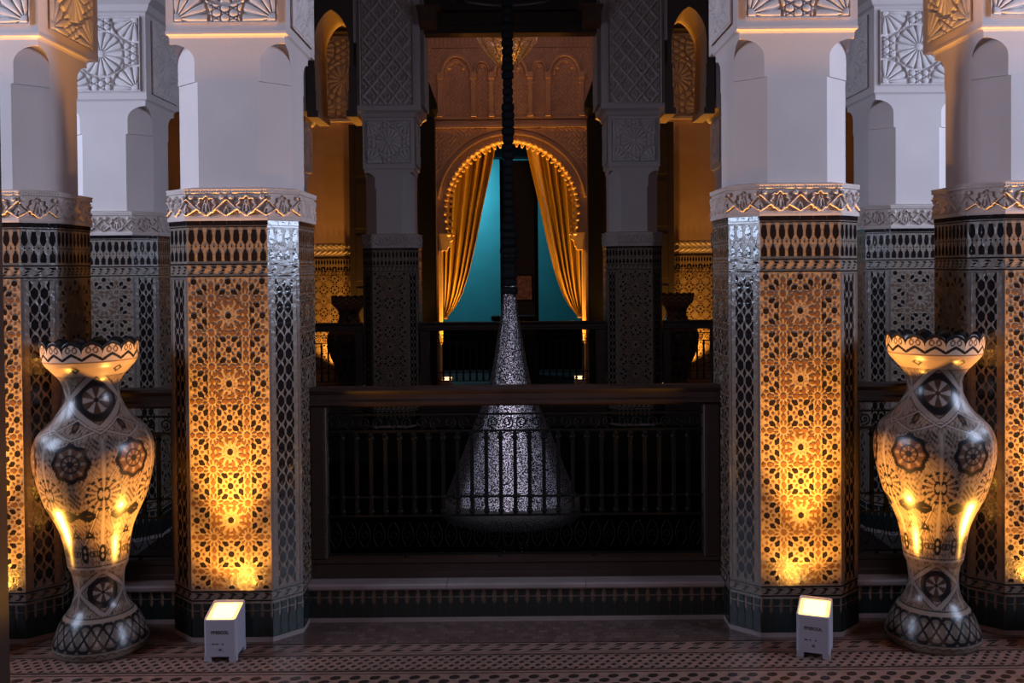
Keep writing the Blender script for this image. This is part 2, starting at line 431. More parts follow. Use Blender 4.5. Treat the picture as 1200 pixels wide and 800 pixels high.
LOW = -4.3
fl = quadbox('floor', -4.4, 4.4, -2.5, 4.235, -0.30, -0.002, 'floor_dark')
quadbox('floor_side', -4.4, -2.0, 4.235, 12.9, -0.30, -0.001, 'floor_dark').name = 'floor_left'
quadbox('floor_right', 2.0, 4.4, 4.235, 12.9, -0.30, -0.001, 'floor_dark')
quadbox('floor_far', -2.0, 2.0, 9.25, 12.9, -0.30, -0.001, 'black')
quadbox('floor_lower', -4.4, 4.4, 4.0, 12.9, LOW-0.1, LOW, 'black')
quadbox('wall_lower_near', -4.4, 4.4, 4.0, 4.2, LOW, -0.30, 'wood')
quadbox('wall_lower_far', -4.4, 4.4, 11.0, 11.2, LOW, -0.30, 'wood')
quadbox('wall_lower_left', -4.4, -4.2, 4.2, 11.0, LOW, -0.30, 'wood')
quadbox('wall_lower_right', 4.2, 4.4, 4.2, 11.0, LOW, -0.30, 'wood')

# side walls with window openings (outside the frame, they let the daylight in)
for s, nm in ((-1, 'left'), (1, 'right')):
    b = MB(); xs = sorted((s*4.4, s*4.55))
    b.box(xs[0], xs[1], -2.6, 2.0, -0.3, 4.6); b.box(xs[0], xs[1], 3.5, 3.95, -0.3, 4.6); b.box(xs[0], xs[1], 5.05, 13.0, -0.3, 4.6); b.box(xs[0], xs[1], 3.95, 5.05, -0.3, 1.58); b.box(xs[0], xs[1], 3.95, 5.05, 3.3, 4.6)
    b.box(xs[0], xs[1], 2.0, 3.5, -0.3, 1.58); b.box(xs[0], xs[1], 2.0, 3.5, 3.3, 4.6)
    struct(b, 'wall_' + nm, ['wall_dim'])
    f = MB()
    xf = sorted((s*4.36, s*4.42))
    for y0, y1, z0, z1 in ((2.0, 3.5, 1.58, 1.61), (2.0, 3.5, 3.26, 3.3), (2.0, 2.04, 1.58, 3.3), (3.46, 3.5, 1.58, 3.3)):
        f.box(xf[0], xf[1], y0, y1, z0, z1)
    struct(f, 'window_1' if s < 0 else 'window_2', ['wood'])
    f = MB()
    for y0, y1, z0, z1 in ((3.95, 5.05, 1.58, 1.61), (3.95, 5.05, 3.26, 3.3), (3.95, 3.99, 1.58, 3.3), (5.01, 5.05, 1.58, 3.3)):
        f.box(xf[0], xf[1], y0, y1, z0, z1)
    struct(f, 'window_added_left' if s < 0 else 'window_added_right', ['wood'])  # added opening, put in to brighten the set-back columns
quadbox('wall_behind', -4.4, 4.4, -2.75, -2.6, -0.3, 4.6, 'wall_dim')
quadbox('ceiling', -4.5, 4.5, -2.6, 4.7, 4.6, 4.7, 'wood')

# ---- floor tiling in front of the kerb (all as geometry)
SC.view_layers[0].update()
def flat_piece(b, poly, z0, t, mi=0):
    n = len(poly); A = sum(poly[i][0]*poly[(i+1)%n][1]-poly[(i+1)%n][0]*poly[i][1] for i in range(n))
    if A < 0: poly = poly[::-1]
    b.add([(x, y, z0) for x, y in poly] + [(x, y, z0+t) for x, y in poly],
          [tuple(n+i for i in range(n))] + [(i, (i+1)%n, n+(i+1)%n, n+i) for i in range(n)], mi)
# plain square tiles 3.97..4.23
b = MB(); cols = []
ts = 0.0335
ny = 8; y0 = 3.968
for j in range(ny):
    x = -4.3 + (j % 2)*0.012
    while x < 4.3:
        if abs(x) < 2.9:
            flat_piece(b, [(x+.0006, y0+j*ts+.0006), (x+ts-.0006, y0+j*ts+.0006), (x+ts-.0006, y0+(j+1)*ts-.0006), (x+.0006, y0+(j+1)*ts-.0006)], -0.002, 0.002+random.random()*0.0004)
            g = random.choice((0.8, 0.9, 1.0, 1.0, 1.05, 1.35)); cols += [(0.095*g, 0.058*g, 0.05*g)]*8
        x += ts
me = b.mesh('floor_tiles', ['floor'])
a = me.color_attributes.new('col', 'FLOAT_COLOR', 'POINT')
a.data.foreach_set('color', np.concatenate([np.array(cols), np.ones((len(cols), 1))], 1).astype(np.float32).reshape(-1))
ob('square_tiles', me, fl, kind='stuff')
# pale ground of the bordered bands
b = MB()
b.box(-4.3, 4.3, 3.870, 3.958, -0.002, 0.0)         # guilloche band
b.box(-4.3, 4.3, 3.851, 3.862, -0.002, 0.0005)      # pale line
b.box(-4.3, 4.3, 3.694, 3.842, -0.002, 0.0)         # fine net
b.box(-4.3, 4.3, 3.672, 3.684, -0.002, 0.0005)
b.box(-4.3, 4.3, -2.4, 3.664, -0.002, 0.0)          # big lattice field
b.obj('pale_ground', ['floor_pale'], fl)
b = MB(); p = 0.078; x = -2.6
while x < 2.6:
    for (ya, yb, dx) in ((3.882, 3.897, 0), (3.932, 3.947, .35*p)):
        flat_piece(b, [(x+dx, ya), (x+dx+.55*p, ya), (x+dx+.75*p, yb), (x+dx+.20*p, yb)], 0, .0008)
    flat_piece(b, [(x+.30*p, 3.906), (x+.46*p, 3.906), (x+.80*p, 3.925), (x+.64*p, 3.925)], 0, .0008)
    x += p
b.obj('guilloche_pieces', ['floor_dark'], fl, kind='stuff')
b = MB(); p = 0.0205; dy = 0.0285
for j in range(5):
    yc = 3.710 + j*dy; x = -2.6 + (j % 2)*p/1.0
    while x < 2.6:
        flat_piece(b, [(x-p*.52, yc), (x-p*.15, yc-dy*.42), (x+p*.52, yc), (x+p*.15, yc+dy*.42)], 0, .0008)
        x += 2*p
x = -2.6
while x < 2.6:
    flat_piece(b, [(x, 3.694), (x+2*p, 3.694), (x+p, 3.702)], 0, .0008); flat_piece(b, [(x, 3.842), (x+2*p, 3.842), (x+p, 3.834)], 0, .0008)
    x += 2*p
b.obj('net_pieces', ['floor_dark'], fl, kind='stuff')
LPX, LPY = 0.073, 0.075
oval = MB(); flat_piece(oval, [(0.020*math.cos(t)*(1.0), 0.017*math.sin(t)+0.004*math.cos(t)) for t in [2*PI*i/10 for i in range(10)]], 0, .0009)
ovm = oval.mesh('lattice_tile', ['floor_dark'])
rest = MB()
for j in range(24):
    yc = 3.632 - j*LPY*0.5; x = -2.56 + (j % 2)*LPX/2
    while x < 2.56:
        if j < 3 and abs(x) < 1.95:
            ob('tile', ovm, fl, Matrix.Translation((x, yc, 0)))
        else:
            flat_piece(rest, [(x+0.020*math.cos(t), yc+0.017*math.sin(t)+0.004*math.cos(t)) for t in [2*PI*i/8 for i in range(8)]], 0, .0009)
        x += LPX
rest.obj('lattice_tiles', ['floor_dark'], fl, kind='stuff')

# ------------------------------------------------------------------ columns
def oct_ring(h, c, z):
    a = h - c
    return [(-a,-h,z),(a,-h,z),(h,-a,z),(h,a,z),(a,h,z),(-a,h,z),(-h,a,z),(-h,-a,z)]
def shaft_mesh():
    b = MB(); z0, zs, zsp, zt, ztop = 1.822, 2.262, 2.345, 2.415, 2.463
    def ring(z, wdt, extra):
        """wdt: half width of the corner notch along the corner face; extra: depth beyond the plain cut"""
        n0 = (2*HS - CS)/math.sqrt(2) - extra       # distance of notch floor from the axis along the diagonal
        pts = []
        for k in range(4):
            th = -PI/4 + k*PI/2                      # corners: (+,-), (+,+), (-,+), (-,-)
            c, s = math.cos(th), math.sin(th)
            nc = HS*math.sqrt(2)
            def P(n, t): return (n*c - t*s, n*s + t*c, z)
            ns = nc - wdt
            pts += [P(max(ns, n0-0.0), -wdt), P(n0, -wdt), P(n0, wdt), P(max(ns, n0), wdt)]
        return pts
    cw = CS/math.sqrt(2)
    rings = [ring(z0, cw+0.008, 0.008), ring(zs, cw+0.008, 0.008), ring(zs+0.0005, cw, 0), ring(zsp, cw, 0)]
    for i in range(1, 11):
        a = PI/2*i/10
        rings.append(ring(zsp + (zt-zsp)*math.sin(a), max(0.0004, cw*math.cos(a)), 0))
    b.loft(rings, 0)
    def sq(h, z): return [(-h,-h,z),(h,-h,z),(h,h,z),(-h,h,z)]
    b.loft([sq(HS, zt), sq(HS, 2.438), sq(HS+0.004, 2.446), sq(HS+0.012, 2.452), sq(HS+0.012, ztop)], 0)
    return b.mesh('shaft', ['plaster'])
def block_mesh():
    b = MB(); h = 0.242; bk = 0.335
    def r(hx, yf, yb, z): return [(-hx, -yf, z), (hx, -yf, z), (hx, yb, z), (-hx, yb, z)]
    b.loft([r(h, h, bk, 2.463), r(h, h, bk, 2.925), r(h+.015, h+.015, bk+.015, 2.935), r(h+.03, h+.03, bk+.03, 2.965),
            r(0.31, 0.31, bk+.06, 2.99), r(0.31, 0.31, bk+.06, 4.60)])
    return b.mesh('capital_block', ['plaster'])
SHAFT = shaft_mesh(); BLOCK = block_mesh()
DADO = MB().loft([oct_ring(HB-.0005, CH, 0.0), oct_ring(HB-.0005, CH, 1.7)]).mesh('dado_core', ['tile_pale'])
def ring_band(name, z0, z1, out, m, c=None):
    return MB().loft([oct_ring(HB+out, CH, z0), oct_ring(HB+out, CH, z1)]).mesh(name, [m])
SKIRT = ring_band('marble_skirt', 0.0, 0.019, 0.004, 'marble')
STARS = star_field(Z0, Z1, FH).mesh('star_shards', ['tile_dark', 'tile_brown', 'tile_border'])
BORD = MB()
BORD.box(-CW, -CW+0.0125, -0.0012, 0, Z0, Z1); BORD.box(CW-0.0125, CW, -0.0012, 0, Z0, Z1)
BORD.box(-CW+.0125, CW-.0125, -0.0022, 0, Z0, Z0+.006); BORD.box(-CW+.0125, CW-.0125, -0.0022, 0, Z1-.006, Z1)
BORD = BORD.mesh('border_strip', ['tile_border'])
LOZ = MB().piece(lozenge(), 0, 0.0010, 0).mesh('lozenge_tile', ['tile_dark'])
LSM = lozenge_small(Z0, Z1).mesh('small_lozenges', ['tile_dark'])
bb = MB()
for x, z in lozenge_cells(0, Z0, Z1)[0]: bb.piece([(x+a, z+c) for a, c in lozenge()], 0, 0.0010, 0)
LALL = bb.mesh('lozenge_tiles', ['tile_dark'])
MER_F, MER_C = merlons(FH).mesh('merlon_band', ['tile_dark']), merlons(CW).mesh('merlon_band', ['tile_dark'])
GUI_F, GUI_C = low_guilloche(FH).mesh('guilloche_band', ['tile_dark']), low_guilloche(CW).mesh('guilloche_band', ['tile_dark'])
NPF, NPC = 8, 4
PT_F, PT_C = plinth_tile(2*FH/NPF).mesh('plinth_tile', ['tile_green']), plinth_tile(2*CW/NPC).mesh('plinth_tile', ['tile_green'])
def joined_plinth(n, half):
    b = MB(); t = plinth_tile(2*half/n)
    for i in range(n): b.add([(x - half + (i+.5)*2*half/n, y, z) for x, y, z in t.v], t.f)
    return b.mesh('plinth_tiles', ['tile_green'])
PJ_F, PJ_C = joined_plinth(NPF, FH), joined_plinth(NPC, CW)
HF = HB + 0.002
FR_F = relief('carved_frieze', 2*FH+0.008, 1.70, 1.827, frieze_fn(FH), ['carved'], 0.0018)
FR_C = relief('carved_frieze', 2*CW+0.008, 1.70, 1.827, frieze_fn(CW), ['carved'], 0.0018)
FCAP = MB().loft([oct_ring(HB+.001, CH, 1.70), oct_ring(HB+.001, CH, 1.8255), oct_ring(HB+.010, CH, 1.8265), oct_ring(HB+.010, CH, 1.8285), oct_ring(HS+.004, CS, 1.836)]).mesh('frieze_core', ['carved'])
pw = 0.424
SQ = relief('carved_square', pw, 2.492, 2.905, star_carve(pw, 2.492, 2.905, [(-.195, 2.510), (.195, 2.510), (-.195, 2.888), (.195, 2.888), (0, 2.70)], R=0.125, hexs=0.034), ['carved_pale'], 0.0022)
SQM = relief('carved_square', pw, 2.492, 2.905, star_carve(pw, 2.492, 2.905, [(0, 2.70), (.19, 2.51), (-.19, 2.51), (.19, 2.89), (-.19, 2.89)], R=0.12, n=16, hexs=0.036), ['carved_pale'], 0.0028)
UP = relief('carved_lattice', 0.50, 3.03, 4.30, net_carve(0.50, 3.03, 4.30), ['carved_pale'], 0.005)

def column(x, y, rz, label, group, detail, faces=(0, -1, 1)):
    """faces: main faces (0 front, 1 = +x side, -1 = -x side); corner faces lie between them"""
    t = thing('tiled_column', label, 'column', (x, y, 0), rz, group)
    D = ob('dado_core', DADO, t); ob('marble_skirt', SKIRT, t); ob('frieze_core', FCAP, t)
    ob('shaft', SHAFT, t); K = ob('capital_block', BLOCK, t)
    for k in faces:
        F = face_T(k*PI/2, HB)
        ob('star_shards', STARS, D, F, kind='stuff'); ob('merlon_band', MER_F, D, F, kind='stuff')
        ob('guilloche_band', GUI_F, D, F, kind='stuff'); ob('carved_frieze', FR_F, D, F)
        if detail:
            for i in range(NPF): ob('plinth_tile', PT_F, D, F @ Matrix.Translation((-FH+(i+.5)*2*FH/NPF, 0, 0)))
        else: ob('plinth_tiles', PJ_F, D, F, kind='stuff')
        ob('carved_square', SQ if detail else SQM, K, face_T(k*PI/2, 0.242 if k != 0 else 0.242) @ (Matrix.Translation((0.0465*k, 0, 0)) if k else Matrix()))
        ob('carved_lattice', UP, K, face_T(k*PI/2, 0.31))
    for k in (-1, 1):
        F = face_T(k*PI/4, CD)
        o = ob('border_strip', BORD, D, F); ob('small_lozenges', LSM, D, F, kind='stuff')
        if detail:
            for lx, lz in lozenge_cells(0, Z0, Z1)[0]:
                ob('lozenge_tile', LOZ, D, F @ Matrix.Translation((lx, 0, lz)))
            for i in range(NPC): ob('plinth_tile', PT_C, D, F @ Matrix.Translation((-CW+(i+.5)*2*CW/NPC, 0, 0)))
        else:
            ob('lozenge_tiles', LALL, D, F, kind='stuff'); ob('plinth_tiles', PJ_C, D, F, kind='stuff')
        ob('merlon_band', MER_C, D, F, kind='stuff'); ob('guilloche_band', GUI_C, D, F, kind='stuff')
        ob('carved_frieze', FR_C, D, F)
    return t
YN = 4.265
G1 = 'tiled columns of the near gallery'; G2 = 'tiled columns set back at the sides'; G3 = 'tiled columns of the far gallery'
column(-1.142, YN, 0, 'near mosaic tiled column left of the front railing, lit gold by the left uplight', G1, True)
column(1.158, YN, 0, 'near mosaic tiled column right of the front railing, lit gold by the right uplight', G1, True)
column(-2.137, YN, 0, 'near tiled column behind the left vase, cut off by the left edge', G1, True)
column(2.143, YN, 0, 'near tiled column behind the right vase, cut off by the right edge', G1, True)
column(-2.255, 5.765, 0, 'set-back tiled column seen between the two left near columns, blue-white plaster shaft', G2, False)
column(2.255, 5.765, 0, 'set-back tiled column seen between the two right near columns, blue-white plaster shaft', G2, False)
def far_column(x, label):
    t = column(x, 9.665, 0, label, G3, False)
    return t
far_column(-1.155, 'dim blue-grey column across the courtyard, left of the gold curtained arch')
far_column(1.165, 'dim blue-grey column across the courtyard, right of the gold curtained arch')
far_column(-2.23, 'far column at the left end of the far gallery, mostly hidden behind the near column')
far_column(2.24, 'far column at the right end of the far gallery, mostly hidden behind the near column')

# ------------------------------------------------------------------ kerb and marble ledge
def kerb(x0, x1, yf, label, tiles=True, dz=0.0, back=0.26):
    t = thing('tiled_kerb', label, 'kerb', (0, 0, 0), 0, 'tiled kerbs between columns'); sm_ = 'marble' if tiles else 'wood2'; gm_ = 'tile_pale' if tiles else 'floor_dark'
    n = round((x1-x0)/0.0467); p = (x1-x0)/n
    MB().box(x0, x1, yf, yf+back, 0, 0.137).obj('kerb_core', [gm_], t)
    MB().box(x0, x1, yf-0.006, yf, 0, 0.018).obj('marble_skirt', [sm_], t)
    if tiles:
        me = plinth_tile(p, 0.020, 0.134).mesh('plinth_tile', ['tile_green'])
        for i in range(n): ob('tile', me, t, Matrix.Translation((x0+(i+.5)*p, yf, 0)))
    ns = max(1, round((x1-x0)/0.62)); q = (x1-x0)/ns
    for i in range(ns):
        a, c = x0+i*q+.0008, x0+(i+1)*q-.0008
        MB().loft([[(a, yf-.016, .139), (a, yf-.020, .146), (a, yf-.020, .158), (a, yf-.014, .165), (a, yf+back, .165), (a, yf+back, .139)],
                   [(c, yf-.016, .139), (c, yf-.020, .146), (c, yf-.020, .158), (c, yf-.014, .165), (c, yf+back, .165), (c, yf+back, .139)]]).obj('marble_slab', [sm_], t)
    return t
XI = 0.8775
kerb(-XI, XI+0.014, 4.215, 'dark tiled kerb with marble ledge between the two uplit columns')
kerb(-1.87, -1.409, 4.215, 'short dark tiled kerb behind the left vase')
kerb(1.425, 1.876, 4.215, 'short dark tiled kerb behind the right vase')
kerb(-0.88, 0.89, 9.42, 'far tiled kerb across the courtyard under the middle far railing', False)
kerb(-1.96, -1.43, 9.42, 'far tiled kerb across the courtyard under the left far railing', False)
kerb(1.44, 1.96, 9.42, 'far tiled kerb across the courtyard under the right far railing', False)

# ------------------------------------------------------------------ railings
def cscroll(r=0.026, th=0.0032, y=0):
    b = MB(); pts = []
    for i in range(26):
        a = -PI/2 + i*0.36; rr = r*(1 - i/34)
        pts.append((rr*math.cos(a), y, rr*math.sin(a)))
    b.tube(pts, th, 4); return b
def railing(x0, x1, y, label, group, pitch=0.0625, zb=0.165, ztop=0.990, post=0.070, fine=True):
    t = thing('wood_and_iron_railing', label, 'railing', (0, 0, 0), 0, group)
    hh = 0.035
    # moulded top rail, profile swept along x
    pr = [(-.045, ztop-.012), (-.040, ztop), (.040, ztop), (.045, ztop-.012), (.040, ztop-.022), (.034, ztop-.030), (.034, ztop-.052), (.040, ztop-.060),
          (.040, ztop-.074), (.030, ztop-.082), (-.030, ztop-.082), (-.040, ztop-.074), (-.040, ztop-.060), (-.034, ztop-.052), (-.034, ztop-.030), (-.040, ztop-.022)]
    MB().loft([[(x0, y+a, z) for a, z in pr], [(x1, y+a, z) for a, z in pr]]).obj('top_rail', ['wood2'], t)
    z2 = zb + 0.082
    pr = [(-hh, zb), (-hh, zb+.02), (-hh+.006, zb+.026), (-hh+.006, z2-.022), (-hh, z2-.016), (-hh, z2), (hh, z2), (hh, zb)]
    MB().loft([[(x0, y+a, z) for a, z in pr], [(x1, y+a, z) for a, z in pr]]).obj('bottom_rail', ['wood2'], t)
    for s, xa in ((1, x0), (-1, x1)):
        b = MB(); a, c = sorted((xa, xa+s*post))
        b.bbox(a, c, y-hh, y+hh, z2, ztop-.082, 0.004)
        b.obj('post', ['wood'], t)
        b = MB()
        if fine:
            n = 44; xc = xa + s*(post-.013)
            for i in range(n):
                z = z2 + .01 + (ztop-.1-z2)*i/n
                b.lathe([(0.0, -.004), (.0045, 0), (0.0, .004)], 5, (xc, y-hh, z))
            b.obj('bead_moulding', ['wood2'], t, kind='stuff')
    xi0, xi1 = x0+post, x1-post; W = xi1-xi0
    zt = ztop - .122
    zs = zt - .072                      # under the scroll band
    zl = z2 + .180                      # lower cross bar
    zm = z2 + .262
    for z in (zt, zs, zm, zl, z2+.012):
        MB().box(xi0, xi1, y-.005, y+.005, z-.004, z+.004).obj('cross_bar', ['iron'], t)
    n = max(3, round(W/pitch)); p = W/n
    bal = MB(); bal.box(-.0080, .0080, -.006, .006, zl, zs)
    for zz in (zm, zs-.03, zl+.02): bal.lathe([(.006, -.012), (.014, -.005), (.014, .005), (.006, .012)], 6, (0, 0, zz))
    balm = bal.mesh('baluster', ['iron'])
    sc = cscroll(); scm = sc.mesh('scroll', ['iron'])
    arch = MB(); arch.tube([(p/2*math.cos(a)*.92, 0, .024*math.sin(a)) for a in [PI*i/8 for i in range(9)]], .0025, 4)
    archm = arch.mesh('arch', ['iron'])
    low = MB()
    for s in (-1, 1):
        low.tube([(s*(.004+.021*(math.sin(a)**2)), 0, .055*math.cos(a)) for a in [PI*i/12 for i in range(13)]], .0024, 4)
    low.tube([(.014*math.cos(a), 0, .014*math.sin(a)) for a in [2*PI*i/8 for i in range(8)]], .002, 4, close=True)
    lowm = low.mesh('lower_scroll', ['iron'])
    for i in range(1, n):
        ob('baluster', balm, t, Matrix.Translation((xi0+i*p, y, 0)))
    for i in range(n):
        xc = xi0+(i+.5)*p
        T = Matrix.Translation((xc, y, (zt+zs)/2)) @ (Matrix.Scale(-1, 4, (1, 0, 0)) if i % 2 else Matrix())
        if fine:
            ob('scroll', scm, t, T)
            ob('arch', archm, t, Matrix.Translation((xc, y, zs-.028)))
            ob('lower_scroll', lowm, t, Matrix.Translation((xc, y, (zl+z2+.012)/2)))
    if not fine:
        b = MB()
        for i in range(n):
            b.add([(x+xi0+(i+.5)*p, q+y, z+(zt+zs)/2) for x, q, z in sc.v], sc.f)
            b.add([(x+xi0+(i+.5)*p, q+y, z+(zl+z2+.012)/2) for x, q, z in low.v], low.f)
        b.obj('scrollwork', ['iron'], t, kind='stuff')
    for i in range(1, 4):
        xc = x0 + W*i/4
        MB().lathe([(.008, 0), (.008, .010), (.004, .014), (.004, .02)], 6, (xc, y, z2-.002)).obj('foot', ['iron'], t)
    return t
RG = 'railings of dark wood and iron scrollwork'
railing(-XI, XI+0.014, 4.315, 'wide front railing of dark wood with black iron balusters between the uplit columns', RG)
railing(-1.87, -1.409, 4.315, 'narrow front railing behind the left vase', RG)
railing(1.425, 1.876, 4.315, 'narrow front railing behind the right vase', RG)
railing(-0.88, 0.89, 9.5, 'far railing across the courtyard in front of the curtained arch', RG, fine=False, post=.09)
railing(-1.96, -1.43, 9.5, 'far railing across the courtyard at the left of the far gallery', RG, fine=False)
railing(1.44, 1.96, 9.5, 'far railing across the courtyard at the right of the far gallery', RG, fine=False)

# ------------------------------------------------------------------ far gallery: arches over the side bays, lintel, ceiling
def arch_plate(b, curve, x0, x1, ztop, y0, y1, mi=0, mis=None):
    """wall between x0..x1 above an opening whose head is the curve (x rising); soffit included"""
    mis = mi if mis is None else mis
    pts = [(x0, curve[0][1])] + [p for p in curve] + [(x1, curve[-1][1])]
    for (xa, za), (xb, zb) in zip(pts[:-1], pts[1:]):
        if xb - xa < 1e-6: continue
        b.add([(xa, y0, za), (xb, y0, zb), (xb, y0, ztop), (xa, y0, ztop), (xa, y1, za), (xb, y1, zb), (xb, y1, ztop), (xa, y1, ztop)],
              [(0,1,2,3), (5,4,7,6), (3,2,6,7)], mi)
        b.add([(xa, y0, za), (xb, y0, zb), (xb, y1, zb), (xa, y1, za)], [(0, 3, 2, 1)], mis)
for s, nm in ((-1, 'wall_arch_left'), (1, 'wall_arch_right')):
    xc = s*1.675 + 0.005; hw = 0.165; zs = 3.62; zt = 3.93
    cv = []
    for i in range(25):
        u = -1 + 2*i/24; au = abs(u)
        z = zs + (zt-zs)*(math.sqrt(max(0, 1-au**2.0))*0.80 + (1-au)*0.20)
        cv.append((xc+u*hw, z))
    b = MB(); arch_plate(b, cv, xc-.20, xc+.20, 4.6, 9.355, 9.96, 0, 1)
    for e in (-1, 1):                                  # jambs with their small set-offs
        for k, (z0, z1, pr) in enumerate(((2.93, 2.99, .055), (2.99, 3.18, .022), (3.18, 3.40, .012), (3.40, 3.62, 0.0))):
            xs = sorted((xc+e*(hw-pr*.6), xc+e*.235))
            b.box(xs[0], xs[1], 9.38-pr*.3, 9.96, z0, z1, 1); b.box(xs[0]+.002, xs[1]-.002, 9.355-pr*.3, 9.38-pr*.3, z0, z1, 0)
    struct(b, nm, ['wall_dim', 'wall_ochre'])  # front faces coloured darker than the soffit to carry their shade
b = MB()
b.box(-0.90, 0.91, 9.44, 9.62, 3.72, 3.80); b.box(-0.90, 0.91, 9.42, 9.62, 3.80, 3.815); b.box(-0.90, 0.91, 9.46, 9.62, 3.815, 3.92); b.box(-0.90, 0.91, 9.38, 9.62, 3.92, 3.95); b.box(-0.90, 0.91, 9.46, 9.62, 3.95, 4.16); b.box(-0.90, 0.91, 9.46, 9.62, 4.16, 4.6)
lt = b.obj('wooden_lintel', ['wood2']); tag(lt, 'dark carved wooden beam across the top between the far columns', 'beam')
for s, side in ((-1, 'left'), (1, 'right')):
    b = MB(); xs = [s*.85, s*.69]
    b.loft([[(s*.845, 9.24, 3.79), (s*.845, 9.46, 3.74), (s*.845, 9.46, 3.90), (s*.845, 9.18, 3.90)],
            [(s*.68, 9.24, 3.79), (s*.68, 9.46, 3.74), (s*.68, 9.46, 3.90), (s*.68, 9.18, 3.90)]])
    b.box(min(s*.86, s*.64), max(s*.86, s*.64), 9.16, 9.46, 3.90, 3.92)
    tag(b.obj('wooden_corbel', ['wood4']), 'small wooden corbel under the beam at its %s end' % side, 'corbel', 'corbels under the beam')
quadbox('ceiling_far', -4.4, 4.4, 9.96, 12.3, 4.385, 4.6, 'wood3')
quadbox('trim_1', -0.98, 0.99, 12.10, 12.29, 4.355, 4.385, 'wood3')
for k in range(5):
    o = quadbox('trim_%d' % (k+2), -4.3, 4.3, 10.25+k*.42, 10.33+k*.42, 4.34, 4.385, 'wood3')

# ------------------------------------------------------------------ far wall with the scalloped arch
YW = 12.30; XP = 0.005
b = MB()
b.box(-4.4, XP-.90, YW, YW+.30, 0, 4.6); b.box(XP+.90, 4.4, YW, YW+.30, 0, 4.6)
cx, czr, RR = XP, 2.235, 0.815
cv = []
for i in range(41):
    a = PI - PI*i/40
    rr = RR*(1+0.03*math.sin(a)**8)
    cv.append((cx+rr*math.cos(a), czr+rr*math.sin(a)))
arch_plate(b, cv, XP-.90, XP+.90, 4.6, YW, YW+.30, 0, 1)
for s in (-1, 1):
    xs = sorted((XP+s*.81, XP+s*.90)); b.box(xs[0], xs[1], YW, YW+.30, 1.78, czr)
    xs = sorted((XP+s*.875, XP+s*.90)); b.box(xs[0], xs[1], YW, YW+.30, 0, 1.78)
wb = struct(b, 'wall_back', ['wall', 'gilt'])
# portal surround: moulding rings, scallops, bracket steps
def ring_strip(R0, R1, a0, a1, y, t, n=60, bumpy=0):
    b = MB()
    for i in range(n):
        aa, ab = a0+(a1-a0)*i/n, a0+(a1-a0)*(i+1)/n
        e = 0.004*(i % 2) if bumpy else 0
        b.piece([(cx+R0*math.cos(aa), czr+R0*math.sin(aa)), (cx+R1*math.cos(aa), czr+R1*math.sin(aa)),
                 (cx+R1*math.cos(ab), czr+R1*math.sin(ab)), (cx+R0*math.cos(ab), czr+R0*math.sin(ab))], y, t+e)
    return b
ring_strip(0.98, 1.02, -.05, PI+.05, YW, .02).obj('arch_moulding', ['wall'], wb)
ring_strip(0.905, 0.925, .15, PI-.15, YW, .03, 90, 1).obj('arch_moulding', ['gilt'], wb)
scm = MB(); scm.add([(x, z-.03, y) for x, y, z in MB().lathe([(.004, -.031), (.022, -.022), (.031, 0), (.022, .022), (.004, .031)], 10).v], [tuple(f) for f in MB().lathe([(.004, -.031), (.022, -.022), (.031, 0), (.022, .022), (.004, .031)], 10).f], 0, True)
scm.piece([(-.010, -.062), (.010, -.062), (.026, -.02), (-.026, -.02)], 0.13, 0.15)
scm = scm.mesh('scallop', ['gilt'])
NSC = 35
for i in range(NSC):
    a = PI*(i+.5)/NSC
    T = Matrix.Translation((cx+(RR-.005)*math.cos(a), YW+.02, czr+(RR*(1+.03*math.sin(a)**8)-.005)*math.sin(a))) @ Matrix.Rotation(-(a-PI/2), 4, 'Y')
    ob('scallop', scm, wb, T)
for s in (-1, 1):
    for k in range(4):
        ob('scallop', scm, wb, Matrix.Translation((cx+s*(.812-.012*k), YW+.02, czr-.06-.085*k)) @ Matrix.Rotation(s*PI/2, 4, 'Y'))
    b = MB(); X = lambda v: cx+s*v
    b.piece([(X(.90), 1.72), (X(.80), 1.72), (X(.79), 1.76), (X(.77), 1.77), (X(.765), 1.83), (X(.735), 1.85), (X(.745), 1.91), (X(.79), 1.93), (X(.90), 1.93)], YW+.14, .16)
    b.obj('bracket', ['gilt'], wb)
    b = MB(); xs = sorted((X(.868), X(.905))); b.box(xs[0], xs[1], YW-.03, YW+.05, 0, 1.72); b.obj('jamb', ['gilt'], wb)
# spandrel carving either side, clipped to outside the ring
for s in (-1, 1):
    def spf(Xx, Z, s=s):
        f = scroll_carve(0.028, 1.6)(Xx, Z)
        r = np.hypot(Xx + s*0.465 + XP - cx, Z-czr)
        return np.where(r < 1.0, -0.01, f)
    me = relief('spandrel', 0.93, 2.25, 3.22, spf, ['wall'], 0.007)
    bm = bmesh.new(); bm.from_mesh(me)
    bmesh.ops.delete(bm, geom=[f for f in bm.faces if max(v.co.y for v in f.verts) > 0.005], context='FACES'); bm.to_mesh(me); bm.free()
    ob('spandrel', me, wb, Matrix.Translation((XP+s*.465, YW-.003, 0)))
for (x0, x1, z0, z1, pr) in ((-.955, .965, 3.225, 3.262, .05), (-.955, -.925, 1.65, 3.225, .035), (.935, .965, 1.65, 3.225, .035), (-.955, .965, 3.262, 3.28, .03),
                             (-1.08, 1.09, 4.21, 4.225, .03), (-1.08, 1.09, 4.36, 4.385, .05), (-1.08, 1.09, 3.335, 3.36, .03)):
    MB().box(x0+XP, x1+XP, YW-pr, YW, z0, z1).obj('moulding', ['wall'], wb)
